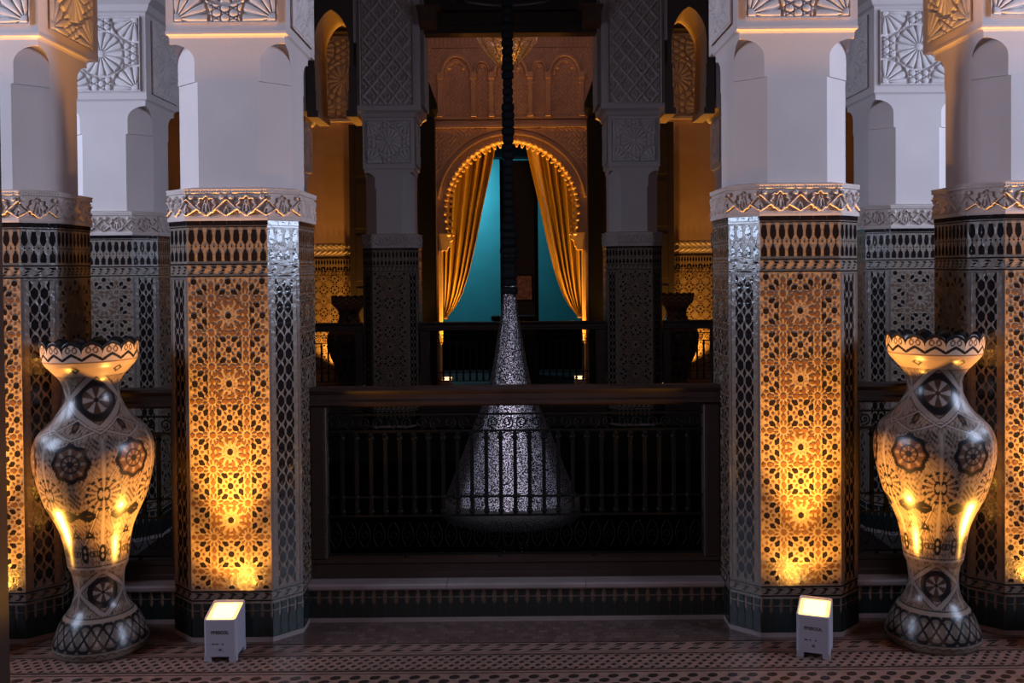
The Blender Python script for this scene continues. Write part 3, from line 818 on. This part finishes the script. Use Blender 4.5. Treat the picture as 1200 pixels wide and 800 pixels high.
# upper blind arcade: wide and narrow bays by turns
UB = relief('arabesque', 2.10, 3.36, 4.20, lambda X, Z: scroll_carve(0.026, 1.7)(X, Z), ['wall'], 0.007)
ob('arabesque', UB, wb, Matrix.Translation((XP, YW-.002, 0)))
UF = relief('arabesque', 2.10, 4.225, 4.36, lambda X, Z: 0.014*np.abs(np.sin(60*X)*np.cos(46*Z)), ['wall'], 0.009)
ob('arabesque', UF, wb, Matrix.Translation((XP, YW-.002, 0)))
bays = [(-.90, .34), (-.435, .17), (-.0, .36), (.435, .17), (.90, .34)]
bays = [(-.665, .40), (-.348, .19), (0, .44), (.348, .19), (.665, .40)]
colx = []
for xc, wd in bays:
    b = MB(); R = wd/2 - .005; zc = 3.86 if wd > .3 else 3.91
    rz = 0.26 if wd > .3 else .13
    for q, (f0, f1, t) in enumerate(((1.0, .88, .075), (.70, .60, .05))):
        for i in range(20):
            a, c = PI*i/20, PI*(i+1)/20
            lob = 1 + .06*abs(math.sin(3*a)) if q else 1; lob2 = 1 + .06*abs(math.sin(3*c)) if q else 1
            b.piece([(xc+f1*lob*R*math.cos(a), zc+f1*lob*rz*math.sin(a)), (xc+f0*lob*R*math.cos(a), zc+f0*lob*rz*math.sin(a)),
                     (xc+f0*lob2*R*math.cos(c), zc+f0*lob2*rz*math.sin(c)), (xc+f1*lob2*R*math.cos(c), zc+f1*lob2*rz*math.sin(c))], YW, t)
    for a in ((.5, .6) if wd > .3 else ()):
        pass
    for q in ((-.45, .35), (0, .72), (.45, .35)) if wd > .3 else ((0, .5),):
        b.lathe([(0, -.03), (.026, -.01), (.03, .01), (0, .035)], 8, (xc+q[0]*R, YW-.02, zc+q[1]*rz))
    b.obj('blind_arch', ['wall'], wb, T=Matrix.Translation((XP, 0, 0)))
pm = MB(); pm.box(-.026, .026, -.07, 0, 3.38, 3.82); pm.box(-.034, .034, -.085, 0, 3.82, 3.90); pm.box(-.034, .034, -.08, 0, 3.36, 3.40); pm.box(-.03, .03, -.075, 0, 3.765, 3.775)
pm = pm.mesh('colonnette', ['wall'])
for xc in (-.87, -.458, -.237, .237, .458, .87): ob('colonnette', pm, wb, Matrix.Translation((xc+XP, YW, 0)))
# side bays of the far wall
W2 = 0.9
for s in (-1, 1):
    xc = s*2.05
    c2 = [(0.0, 3.82), (-.30, 3.45), (.30, 3.45), (-.30, 4.2), (.30, 4.2)]
    me = relief('carved_panel', W2, 3.345, 4.36, star_carve(W2, 3.345, 4.36, c2, R=0.19, border=.03, n=16, hexs=.075), ['carved'], 0.007, 1.8)
    ob('carved_panel', me, wb, Matrix.Translation((xc+.0, YW-.002, 0)))
    MB().box(xc-W2/2, xc+W2/2, YW-.05, YW, 3.315, 3.345).obj('moulding', ['plaster'], wb)
    me = relief('carved_frieze', W2, 1.665, 1.81, lambda X, Z: 0.016*np.abs(np.sin(48*X+2*np.sin(50*Z))*np.cos(44*Z)), ['carved'], 0.008)
    ob('carved_frieze', me, wb, Matrix.Translation((xc, YW-.004, 0)))
    st = star_field(.25, 1.54, W2/2, False).mesh('star_shards', ['tile_dark', 'tile_brown', 'tile_border'])
    MB().box(xc-W2/2, xc+W2/2, YW-.012, YW, .0, 1.66).obj('tile_ground', ['tile_pale'], wb)
    ob('star_shards', st, wb, Matrix.Translation((xc, YW-.012, 0)), kind='stuff')
    mm = merlons(W2/2); ob('merlon_band', mm.mesh('merlon_band', ['tile_dark']), wb, Matrix.Translation((xc, YW-.012, -.045)), kind='stuff')

# ------------------------------------------------------------------ room behind the arch
quadbox('wall_teal', -2.6, 2.6, 15.6, 15.8, 0, 4.2, 'teal')
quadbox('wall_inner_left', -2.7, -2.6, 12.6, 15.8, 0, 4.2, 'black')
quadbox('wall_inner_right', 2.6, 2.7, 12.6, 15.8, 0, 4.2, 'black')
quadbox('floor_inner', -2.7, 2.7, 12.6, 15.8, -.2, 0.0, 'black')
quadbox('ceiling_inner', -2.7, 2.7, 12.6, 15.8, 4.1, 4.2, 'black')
scr = thing('dark_wooden_screen', 'tall dark wooden screen standing in the teal room behind the chandelier', 'screen', (0.10, 13.9, 0))
MB().box(-.24, .24, .02, .05, 0, 3.0).obj('panel', ['wood'], scr)
for x in (-.26, .22): MB().box(x, x+.05, -.01, .07, 0, 3.02).obj('stile', ['black'], scr)
b = MB()
for i in range(26):
    z = .2+i*.108
    for x in (-.13, 0, .13): b.box(x-.045, x+.045, .0, .02, z, z+.085)
b.obj('lattice', ['wood'], scr, kind='stuff')
pc = thing('small_picture', 'small pink picture hung on the dark screen, right of the chandelier tip', 'picture', (0.165, 13.84, 1.06))
MB().box(-.13, .13, .02, .045, -.02, .35).obj('frame', ['black'], pc)
MB().box(-.11, .11, .012, .02, 0.0, .33).obj('print', ['pic'], pc)
ta = thing('black_console', 'low black console at the foot of the dark screen in the teal room', 'table', (0.02, 13.4, 0))
MB().bbox(-.30, .30, -.15, .15, .80, .86).obj('top', ['black'], ta)
MB().bbox(-.28, .28, -.13, .13, .0, .80).obj('body', ['black'], ta)

# curtains
def curtain(s, label):
    nu, nv = 150, 90
    U, V = np.meshgrid(np.linspace(0, 1, nu), np.linspace(0, 1, nv))
    z = 3.18 - V*(3.18-.862)
    arch = RR + 0.03
    outer = np.full_like(V, .885)
    vv = V
    inner = np.interp(vv.ravel(), [0, .10, .25, .40, .58, .743, .86, .93, .97, 1], [.16, .21, .285, .365, .45, .54, .63, .715, .79, .85]).reshape(V.shape)
    inner = inner
    xx = outer + (inner-outer)*U
    gather = np.interp(V.ravel(), [0, .8, 1], [1, .75, .12]).reshape(V.shape)
    ph = U*PI*2*5.5 + 1.3*np.sin(U*9+s)
    yy = YW + .34 + (.11*np.sin(ph))*gather
    P = np.stack([cx + s*xx, yy, z], -1)
    o = ob('gold_curtain', None if False else grid_mesh('curtain_cloth', P, ['curtain']))
    tag(o, label, 'curtain', 'gold curtains in the scalloped arch')
    sd = o.modifiers.new('th', 'SOLIDIFY'); sd.thickness = .004
    return o
c1 = curtain(-1, 'gold satin curtain draped to the left side of the scalloped arch')
c2_ = curtain(1, 'gold satin curtain draped to the right side of the scalloped arch')
for s, o in ((-1, c1), (1, c2_)):
    MB().tube([(cx+s*(.86+.035*math.cos(a)), YW+.30+.06*math.sin(a), .875) for a in [2*PI*i/12 for i in range(12)]], .012, 6, close=True).obj('tieback', ['gilt'], o)

# open door leaves of dark wood flat against the wall
for s, side in ((-1, 'left'), (1, 'right')):
    t = thing('wooden_door_leaf', 'open dark wooden door leaf with a pointed finial, %s of the curtained arch' % side, 'door', (0, 0, 0), 0, 'open door leaves beside the arch')
    X = lambda v: XP+s*v
    xs = sorted((X(1.08), X(1.93)))
    MB().box(xs[0], xs[1], 11.86, 11.92, 0.02, 3.22).obj('leaf', ['wood3'], t)
    for k in range(5):
        for q in range(2):
            xa = X(1.12+q*.40); xb = X(1.12+q*.40+.34); xs2 = sorted((xa, xb))
            MB().bbox(xs2[0], xs2[1], 11.845, 11.862, .12+k*.62, .12+k*.62+.54, .004).obj('panel', ['wood3'], t)
    xs = sorted((X(.905), X(1.10)))
    b = MB(); b.bbox(xs[0], xs[1], 11.80, 11.96, 0.0, 3.28, .01)
    xm = X(1.0)
    b.obj('post', ['black'], t)
    b = MB(); b.loft([[(xm+a*r, 11.88+c*r, z) for a, c in ((-1,-1),(1,-1),(1,1),(-1,1))] for r, z in ((.07, 3.28), (.12, 3.38), (.12, 3.46), (.08, 3.57), (.035, 3.70), (.004, 3.79))])
    b.obj('finial', ['black'], t)

# ------------------------------------------------------------------ vases
prof = [(.012,.183),(.03,.190),(.055,.184),(.087,.172),(.13,.150),(.172,.117),(.21,.103),(.257,.099),(.308,.105),(.342,.119),(.444,.135),(.512,.158),(.597,.200),
        (.70,.229),(.76,.239),(.80,.238),(.835,.230),(.868,.212),(.895,.185),(.925,.152),(.96,.128),(1.00,.112),(1.04,.109),(1.075,.122),(1.105,.150),(1.13,.180),(1.148,.197)]
def vase_color(TH, Z, R):
    k3 = 3/(2*PI); out = np.empty(TH.shape+(3,))
    cream = np.array([.29, .22, .175]); brown = np.array([.09, .045, .03]); black = np.array([.012, .011, .013]); pale = np.array([.34, .27, .24])
    # fine ornament ground
    g = np.sin(TH*36 + 3*np.sin(Z*60))*np.sin(Z*150 + 3*np.sin(TH*18)) + .6*np.sin(TH*84+Z*40)*np.sin(Z*230-TH*24)
    wgt = np.clip(.42+.55*g, 0, 1)[..., None]
    out[:] = cream*(1-wgt*.92) + brown*wgt*.92
    dk = (g > .78)[..., None]; out = np.where(dk, black*2, out)
    def loc(n, off):            # arc coordinate from the nearest of n centres
        a = (TH-off+PI/n) % (2*PI/n) - PI/n
        return a*R
    def paint(mask, c):
        nonlocal out
        out = np.where(mask[..., None], c, out)
    # vertical pale ribs through the body
    s6b = loc(6, PI/6); s6 = loc(6, 0); s3 = loc(3, PI/6)
    body = (Z > .34) & (Z < .86)
    paint(body & (np.abs(s6b) < .0085), cream*.75); paint(body & (np.abs(s6b) < .0055), pale)
    # big diamond straps around the stars
    for off in (s6,):
        for zc, hh, ww in ((.66, .22, .118),):
            d = np.abs(np.abs(off)/ww + np.abs(Z-zc)/hh - 1); paint(body & (d < .05), brown*.6); paint(body & (d < .028), pale)
    # eight-point star medallions
    def star(s, zc, r, n, c0, c1, c2):
        rr = np.hypot(s, Z-zc); ph = np.arctan2(Z-zc, s)
        edge = r*(1+.14*np.abs(((ph*n/(2*PI)) % 1)-.5)*2 - .07)
        paint(rr < edge*1.12, black); paint(rr < edge*.88, c0)
        paint((rr < edge*.80) & (np.cos(n*ph) > .55), c1)
        paint((np.abs(rr-r*.5) < r*.05), c2); paint(rr < r*.2, c2)
    star(s6, .775, .066, 8, brown*1.4, cream, black*2)
    def rosec(s, zc, r):
        rr = np.hypot(s, Z-zc); ph = np.arctan2(Z-zc, s)
        paint(rr < r, cream); paint((rr > r*.82) & (rr < r) & (np.cos(14*ph) > -.3), black*1.5)
        paint((rr > r*.45) & (rr < r*.78) & (np.cos(14*ph) > .2), brown)
        e = np.abs(np.hypot((np.abs(s)-r*.16)/.5, (Z-zc))/(r*.34)-1); paint(e < .28, black)
    rosec(s6b, .650, .066)
    paint(body & (np.abs(s6b) < .003), pale)
    # bow shapes
    dz = np.abs(Z-.565); a_ = np.abs(s6)
    paint((a_ < .066) & (dz < .007+.60*np.minimum(a_, .066-a_+.004)) , black); paint((a_ < .054) & (a_ > .030) & (dz < .30*np.minimum(a_-.028, .056-a_)), brown)
    # triangles and upright ovals
    for sh in (-.026, .026):
        t_ = np.abs(s6-sh); paint((Z > .468) & (Z < .505) & (t_ < (.505-Z)*.55), black); paint((Z > .479) & (Z < .490) & (t_ < (.490-Z)*.4), cream)
    for so in (s6, s6b):
        e = np.hypot(so/.014, (Z-.405)/.036); paint((e < 1), black); paint((np.hypot(so/.005, (np.abs(Z-.405)-.012)/.009) < 1), cream)
        for q in (-.026, .026):
            e = np.hypot((so-q)/.011, (Z-.405)/.014); paint((e < 1) & (e > .55), black*2)
    paint(np.abs(Z-.345) < .004, pale); paint(np.abs(Z-.353) < .002, black*2)
    # neck and waist: crossing straps with black round medallions between
    for (zc, hh, off) in ((1.0, .105, PI/6), (.245, .085, PI/6)):
        n = 3; a = ((TH-off+PI/n) % (2*PI/n) - PI/n)/(PI/n)      # -1..1
        zz = (Z-zc)/hh; rg = np.abs(zz) < 1
        d = np.abs(np.abs(a) + np.abs(zz)*.98 - 1)
        inside = (np.abs(a)+np.abs(zz)*.98 < 1)
        r_ = (a*R*PI/n)**2 + (Z-zc)**2; r_ = np.sqrt(r_)
        rad = .080 if zc > .5 else .060
        paint(rg & (r_ < rad) & inside, black)
        ph = np.arctan2(Z-zc, a*R*PI/n)
        paint(rg & (r_ < rad*.66), brown*.9); paint(rg & (r_ < rad*.62) & (r_ > rad*.12) & (np.cos(6*ph) > .15), pale)
        paint(rg & (r_ < rad*.10), black)
        paint(rg & (d < .17), brown*.4); paint(rg & (d < .12), pale*.85)
        d2 = np.abs(a)*0 + np.abs(((a+1) % 2) - 1)    # vertical strap through the crossings
        paint(rg & (np.abs(np.abs(a)-1) < .035) , pale*.85)
    # shoulder zigzag arches
    s12 = np.abs(((TH*6/(2*PI)+.5) % 1) - .5)*2
    zzg = .86 + .035*s12
    paint(np.abs(Z-zzg) < .006, brown*.5); paint(np.abs(Z-zzg) < .004, pale)
    zzg = .93 - .05*s12
    paint(np.abs(Z-zzg) < .006, brown*.5); paint(np.abs(Z-zzg) < .0035, pale)
    e = np.hypot(s6/.014, (Z-.905)/.020); paint(e < 1, black); paint(e < .45, brown)
    # foot: chain of black ovals
    nf = 11; f = (TH*nf/(2*PI)) % 1 - .5; g2 = (TH*nf/(2*PI)+.5) % 1 - .5
    zone = (Z > .036) & (Z < .142)
    paint(zone, cream*.55)
    for o_ in (0, .5):
        cz_ = np.abs(np.cos(PI*(f+o_)))
        paint(zone & (np.hypot(((f+o_+.5) % 1-.5)/.13, (Z-.088)/.028) < 1), pale*.8)
    for o_ in (0, .5):
        cz_ = np.abs(np.cos(PI*(f+o_))); paint(zone & (np.abs(np.abs(Z-.088)-.047*cz_) < .0075), black)
    paint((Z > .136) & (Z < .150), cream); paint(np.abs(Z-.152) < .002, black*3)
    paint(Z < .036, cream*(.9)); paint((Z < .036) & (np.abs(Z-.016-.012*np.abs(np.sin(TH*14))) < .0022), brown*.6)
    paint(np.abs(Z-.036) < .002, black*3)
    out = out*.72
    # flared mouth underside and rim band
    fl = (Z > 1.095) & (Z < 1.15); paint(fl, cream*1.1)
    e = np.abs(s6)/.020 + np.abs(Z-1.122)/.014; paint(fl & (np.abs(e-.8) < .28), black*2)
    return out
def vase_mesh(nth=360, dz=0.0029):
    zz = np.array([p[0] for p in prof]); rr = np.array([p[1] for p in prof])*.955; rr[-3:] *= np.array([.98, .95, .93])
    # arc length resampling with a smooth spline through Catmull-Rom
    P = np.stack([rr, zz], 1); P = np.vstack([2*P[0]-P[1], P, 2*P[-1]-P[-2]])
    pts = []
    for i in range(1, len(P)-2):
        for t in np.linspace(0, 1, 12, endpoint=False):
            p0, p1, p2, p3 = P[i-1], P[i], P[i+1], P[i+2]
            pts.append(.5*((2*p1)+(-p0+p2)*t+(2*p0-5*p1+4*p2-p3)*t*t+(-p0+3*p1-3*p2+p3)*t**3))
    pts.append(P[-2]); pts = np.array(pts); L = np.concatenate([[0], np.cumsum(np.hypot(*np.diff(pts, axis=0).T))])
    n = int(L[-1]/dz); q = np.linspace(0, L[-1], n); r = np.interp(q, L, pts[:, 0]); z = np.interp(q, L, pts[:, 1])
    th = np.linspace(0, 2*PI, nth, endpoint=False) - PI/2
    foot_r = np.array([.150, .172]); foot_z = np.array([0.0, .001])
    r = np.concatenate([foot_r, r]); z = np.concatenate([foot_z, z])
    TH, Z = np.meshgrid(th, z); R = np.repeat(r[:, None], nth, 1)
    C = vase_color(TH+PI/2, Z, R)
    # rim band, scalloped
    NS = 15; sc_ = np.abs(np.cos((TH[0]+PI/2)*NS/2)); hh = .048 + .034*sc_**.45
    t = np.linspace(0, 1, 30)[:, None]; Zr = 1.150 + hh[None]*t; Rr = .176 + .008*t + 0*Zr
    THr = np.repeat(TH[:1], 30, 0); Cr = np.empty(THr.shape+(3,)); cream = np.array([.42, .33, .27]); black = np.array([.012, .011, .013])
    Cr[:] = cream
    f = ((THr+PI/2)*NS/(2*PI)+.5) % 1 - .5
    brown = np.array([.18, .10, .06])
    zr = Zr-1.15
    zig = .012 + .020*np.abs(f)*2
    Cr[np.abs(zr-.033+.022*np.abs(f)*2) < .006] = black
    Cr[zr < .004] = brown
    e = np.hypot((np.abs(f)-.17)/.13, (zr-.050)/.013); Cr[(np.abs(e-.8) < .25) & (zr < hh[None]-.012)] = brown*.5
    Cr[zr > hh[None]-.014] = black
    # over the lip and down inside
    ins_r = [.178, .168, .155, .13, .105, .098, .095, .094]; ins_f = [1.0, .55, 0, 0, 0, 0, 0, 0]; ins_z = [0, 0, 1.146, 1.12, 1.09, 1.04, .98, .90]
    Zi = np.stack([(1.15 + hh*f_) if f_ > 0 else np.full(nth, z_) for f_, z_ in zip(ins_f, ins_z)]); Ri = np.repeat(np.array(ins_r)[:, None], nth, 1)
    THi = np.repeat(TH[:1], len(ins_r), 0); Ci = np.zeros(THi.shape+(3,)) + .008
    THa = np.vstack([TH, THr, THi]); Ra = np.vstack([R, Rr, Ri]); Za = np.vstack([Z, Zr, Zi]); Ca = np.concatenate([C, Cr, Ci])
    return grid_mesh('vase', np.stack([Ra*np.cos(THa), Ra*np.sin(THa), Za], -1), ['vase'], Ca, True, True)
VASE = vase_mesh(); VLOW = vase_mesh(120, .009)
VG = 'tall painted floor vases with scalloped rims'
def vase(me, x, y, rz, tilt, label):
    o = ob('floor_vase', me); o.location = (x, y, 0); o.rotation_euler = (0, tilt, rz); tag(o, label, 'vase', VG); return o
def euler_tilt(o, rz, tx): o.matrix_world = Matrix.Translation(o.location) @ Matrix.Rotation(tx, 4, 'Y') @ Matrix.Rotation(rz, 4, 'Z')
v = vase(VASE, -1.655, 3.96, 0, 0, 'tall painted vase with scalloped rim standing at the left, in front of the outer column'); euler_tilt(v, math.radians(1), math.radians(-1.3))
v = vase(VASE, 1.672, 3.96, 0, 0, 'tall painted vase with scalloped rim standing at the right, in front of the outer column'); euler_tilt(v, math.radians(194), math.radians(.4))
v = vase(VLOW, -1.68, 10.25, 0, 0, 'far dark vase behind the left far railing across the courtyard')
v = vase(VLOW, 1.69, 10.25, 0, 0, 'far dark vase behind the right far railing across the courtyard')

# ------------------------------------------------------------------ uplights
def uplight(x, y, rz, label, power=1.0, aimdir=(0, 1), near=True, z0=0.0, bits=True):
    """battery uplight: tapered case with slanted lit top, feet, print; its lamps shine up the wall behind"""
    t = thing('floor_uplight', label, 'light', (x, y, z0), rz, 'floor uplights')
    w_, d_, hf, hb = .0625, .072, .158, .190
    b = MB(); n = 9
    # case: plan ring with rounded corners, lofted, top slanting up to the back
    def ring(k, zf, zb, inset=0.0):
        r = []
        for cx_, cy_, a0 in ((w_-.012, -d_+.012, -PI/2), (w_-.012, d_-.012, 0), (-w_+.012, d_-.012, PI/2), (-w_+.012, -d_+.012, PI)):
            for i in range(4):
                a = a0 + PI/2*i/3; px = cx_+.012*math.cos(a); py = cy_+.012*math.sin(a)
                px *= (1-inset); py *= (1-inset)
                f = (py+d_)/(2*d_); r.append((px, py, zf+(zb-zf)*(math.sin(f*PI/2) if zf != zb else 0)))
        return r
    b.loft([ring(0, .020, .020), ring(0, hf, hb), ring(0, hf+.003, hb+.003, .04), ring(0, hf-.004, hb-.004, .10), ring(0, hf-.012, hb-.012, .11)])
    CS_ = b.obj('case', ['case'], t)
    for sx in (-1, 1):
        for sy in (-1, 1):
            f = MB(); f.loft([[(sx*(w_-.0145)+a*.0135, sy*(d_-.0145)+c*.0135, z) for a, c in ((-1,-1),(1,-1),(1,1),(-1,1))] for z in (0, .021)])
            f.obj('foot', ['case'], t)
    l = MB()
    rr = ring(0, hf-.006, hb-.006, .085); l.add(rr, [tuple(range(len(rr)))]); LT_ = l.obj('lit_top', ['lens'], t)
    l = MB(); rr = ring(0, hf-.0045, hb-.0045, .32); l.add(rr, [tuple(range(len(rr)))]); l.obj('lamp_core', ['lens_core'], LT_)
    if bits:
        # printed name and buttons on the front: small dark marks
        cu = bpy.data.curves.new('print', 'FONT'); cu.body = 'FREECOL'; cu.size = .0165; cu.align_x = 'CENTER'; cu.extrude = .0002; cu.offset = .0006
        to = bpy.data.objects.new('print', cu); COL.objects.link(to)
        dg = bpy.context.evaluated_depsgraph_get(); tm = bpy.data.meshes.new_from_object(to.evaluated_get(dg)); bpy.data.objects.remove(to)
        tm.materials.clear(); tm.materials.append(M['print'])
        ob('lettering', tm, CS_, Matrix.Translation((0, -d_-.0005, .108)) @ Matrix.Rotation(PI/2, 4, 'X'))
        k = MB()
        for px in (-.028, -.010, .010): k.box(px-.0022, px+.0022, -d_-.001, -d_, .066, .072)
        k.box(-.030, -.016, -d_-.001, -d_, .068, .070)
        k.obj('marks', ['print'], CS_)
        k = MB(); k.lathe([(.0045, 0), (.0045, .003)], 10); k2 = k.mesh('socket', ['print']); ob('socket', k2, CS_, Matrix.Translation((0, -d_, .048)) @ Matrix.Rotation(PI/2, 4, 'X'))
    return t
def uplamp(x, y, z, dx, dy, p, side=0.0):
    """light given off by one fixture: broad flood and narrow beam"""
    a = spot('uplight_flood', (x, y, z), (dx*.05, dy*.05, 1), 20*p, GOLD, 118, .16, .03)
    spot('uplight_spill', (x, y-.05*dy, z), (dx*.05, dy*.05, 1), 5*p, GOLD, 168, .2, .04)
    if side: spot('uplight_side', (x, y, z), (side*1.0, .03, 1), 85*p, GOLD, 50, .5, .03)
    c = spot('uplight_beam', (x, y-.02*dy, z), (dx*.075, dy*.075, 1), 600*p, GOLD, 54, 1.0, .03)
uplight(-1.132, 3.865, 0, 'small grey floor uplight glowing gold at the foot of the left near column')
uplamp(-1.132, 3.865, .20, 0, 1, 1, -1)
uplight(1.165, 3.845, math.radians(-22), 'small grey floor uplight glowing gold at the foot of the right near column, turned inward')
uplamp(1.165, 3.865, .20, 0, 1, 1, 1)
uplight(-2.16, 3.865, 0, 'floor uplight in front of the outer left column, just outside the left edge', bits=False); uplamp(-2.16, 3.865, .20, 0, 1, 1, .8)
uplight(2.17, 3.865, 0, 'floor uplight in front of the outer right column, just outside the right edge', bits=False); uplamp(2.17, 3.865, .20, 0, 1, 1, -.8)
for s, side in ((-1, 'left'), (1, 'right')):
    uplight(XP+s*.80, 12.0, 0, 'far floor uplight at the %s foot of the curtained arch' % side, bits=False)
    spot('portal_beam', (XP+s*.72, 12.20, .26), (0, .03, 1), 420, GOLD, 60, 1, .03)
    spot('portal_beam', (XP+s*.62, 12.42, .26), (s*.02, 0.02, 1), 50, GOLD, 60, 1, .03)
    uplight(XP+s*1.72, 11.2, 0, 'far floor uplight behind the %s far vase' % side, bits=False)
    spot('bay_flood', (XP+s*1.72, 11.2, .26), (0, .2, 1), 90, GOLD, 110, .5, .03)
    spot('bay_wall', (XP+s*2.08, 12.14, .22), (0, .04, 1), 170, GOLD, 120, .6, .03)
    spot('bay_beam', (XP+s*1.70, 10.62, .25), (0, -.16, 1), 620, GOLD, 60, 1, .05)

# lamp washing the teal wall of the inner room
area('cove_light', (-1.3, 15.0, 3.1), (.25, .45, -1), 1.0, .15, 60, (.45, .85, 1.0))
spot('added_courtyard_spot', (0, 4.75, 4.4), (0, 2.1, -4.35), 330, (.84, .82, 1.0), 17, .8, .08)  # added spot from above, brightens the chandelier cone
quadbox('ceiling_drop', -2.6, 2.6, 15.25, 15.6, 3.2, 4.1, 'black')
bn = thing('dark_block', 'long low dark bench added to darken the foot of the teal wall', 'block', (0, 14.9, 0))  # added dark mass, darkens the lower part of the inner room
MB().box(-2.2, 2.2, -.2, .2, .50, .62).obj('block_top', ['black'], bn)
MB().box(-2.1, 2.1, -.15, .15, 0, .50).obj('body', ['black'], bn)

# ------------------------------------------------------------------ chandelier in the courtyard
CY = 6.9; CXX = -0.018
ch = thing('hanging_chandelier', 'tall trumpet-shaped pierced metal chandelier hanging on a knobbly chain in the courtyard', 'chandelier', (CXX, CY, 0))
def zc(y): return 1.5-(y-314)*CY/1167
cp = [(325, 7), (345, 8), (370, 10.5), (400, 15.5), (425, 19.5), (448, 24), (475, 33), (500, 44), (530, 56), (560, 68), (582, 77)]
b = MB(); b.lathe([(r/169.1, zc(y)) for y, r in cp][::-1], 64, cap=False)
b.obj('pierced_cone', ['cone'], ch)
b = MB(); b.lathe([(.455, zc(582)), (.475, zc(584)), (.482, zc(602)), (.46, zc(606)), (.20, zc(612)), (.02, zc(616))], 48); b.obj('base_ring', ['drum'], ch)
b = MB(); z = zc(345)
k = 0
while z < 5.6:
    r = .060 if z < 1.78 else .041
    r *= random.uniform(.80, 1.12)
    b.lathe([(r*.8, z), (r, z+.012), (r, z+.043), (r*.8, z+.055)], 10); z += .055; k += 1
b.obj('chain', ['black'], ch, kind='stuff')
for z, r in ((zc(318), .052), (zc(300), .060), (zc(282), .050)):
    b = MB(); b.lathe([(r*.6, z-.03), (r, z-.01), (r, z+.01), (r*.6, z+.03)], 12); b.obj('collar', ['iron'], ch)
b = MB(); zr = 3.43; b.tube([(.46*math.cos(2*PI*i/40), .46*math.sin(2*PI*i/40), zr) for i in range(40)], .02, 8, close=True)
for i in range(8): b.tube([(.46*math.cos(PI*i/4), .46*math.sin(PI*i/4), zr), (.03*math.cos(PI*i/4), .03*math.sin(PI*i/4), zr+.30)], .007, 5)
b.obj('crown_ring', ['wood2'], ch)
for i in range(10):
    a = 2*PI*i/10+.2; b = MB(); x0, y0_ = .12*math.cos(a), .12*math.sin(a)
    for q in range(26): 
        f = q/26; b.lathe([(0, -.006), (.006, 0), (0, .006)], 4, (x0*(1-.5*f), y0_*(1-.5*f), zc(632)-.5*f))
    b.obj('bead_string', ['cone'], ch, kind='stuff')

# pierced bowl lantern near the far wall
t = thing('pierced_bowl_lantern', 'pierced brass bowl lantern glowing behind the top of the chandelier chain', 'lantern', (-.03, 11.0, 0))
pts = [(.015, 3.62), (.05, 3.68), (.14, 3.76), (.24, 3.87), (.31, 3.97), (.325, 4.03), (.30, 4.09)]
b = MB(); b.lathe(pts, 24, cap=False); b.obj('bowl', ['bowl'], t)
for i in range(12):
    a = 2*PI*i/12; MB().tube([(r*1.01*math.cos(a), r*1.01*math.sin(a), z) for r, z in pts], .005, 4).obj('rib', ['brass'], t)
MB().tube([(.305*math.cos(2*PI*i/24), .305*math.sin(2*PI*i/24), 4.09) for i in range(24)], .009, 5, close=True).obj('rim', ['brass'], t)
MB().lathe([(0, 3.83), (.05, 3.86), (.06, 3.91), (.05, 3.96), (0, 3.99)], 12).obj('globe', ['glow'], t)
MB().lathe([(.003, 3.50), (.018, 3.54), (.006, 3.57), (.02, 3.60), (.015, 3.63)], 8).obj('finial', ['brass'], t)
for i in range(3):
    a = 2*PI*i/3; MB().tube([(.30*math.cos(a), .30*math.sin(a), 4.09), (0, 0, 4.385)], .004, 4).obj('chain', ['iron'], t)

# near post at the left edge of the view
t = thing('dark_wooden_post', 'dark wooden post standing close by at the extreme left edge', 'post', (-1.742, 3.2, 0))
MB().bbox(-.10, .085, -.05, .05, 0.0, 2.9, .008).obj('shaft', ['wood2'], t)
MB().bbox(-.11, .09, -.06, .06, 0.0, .10, .006).obj('foot', ['wood'], t)
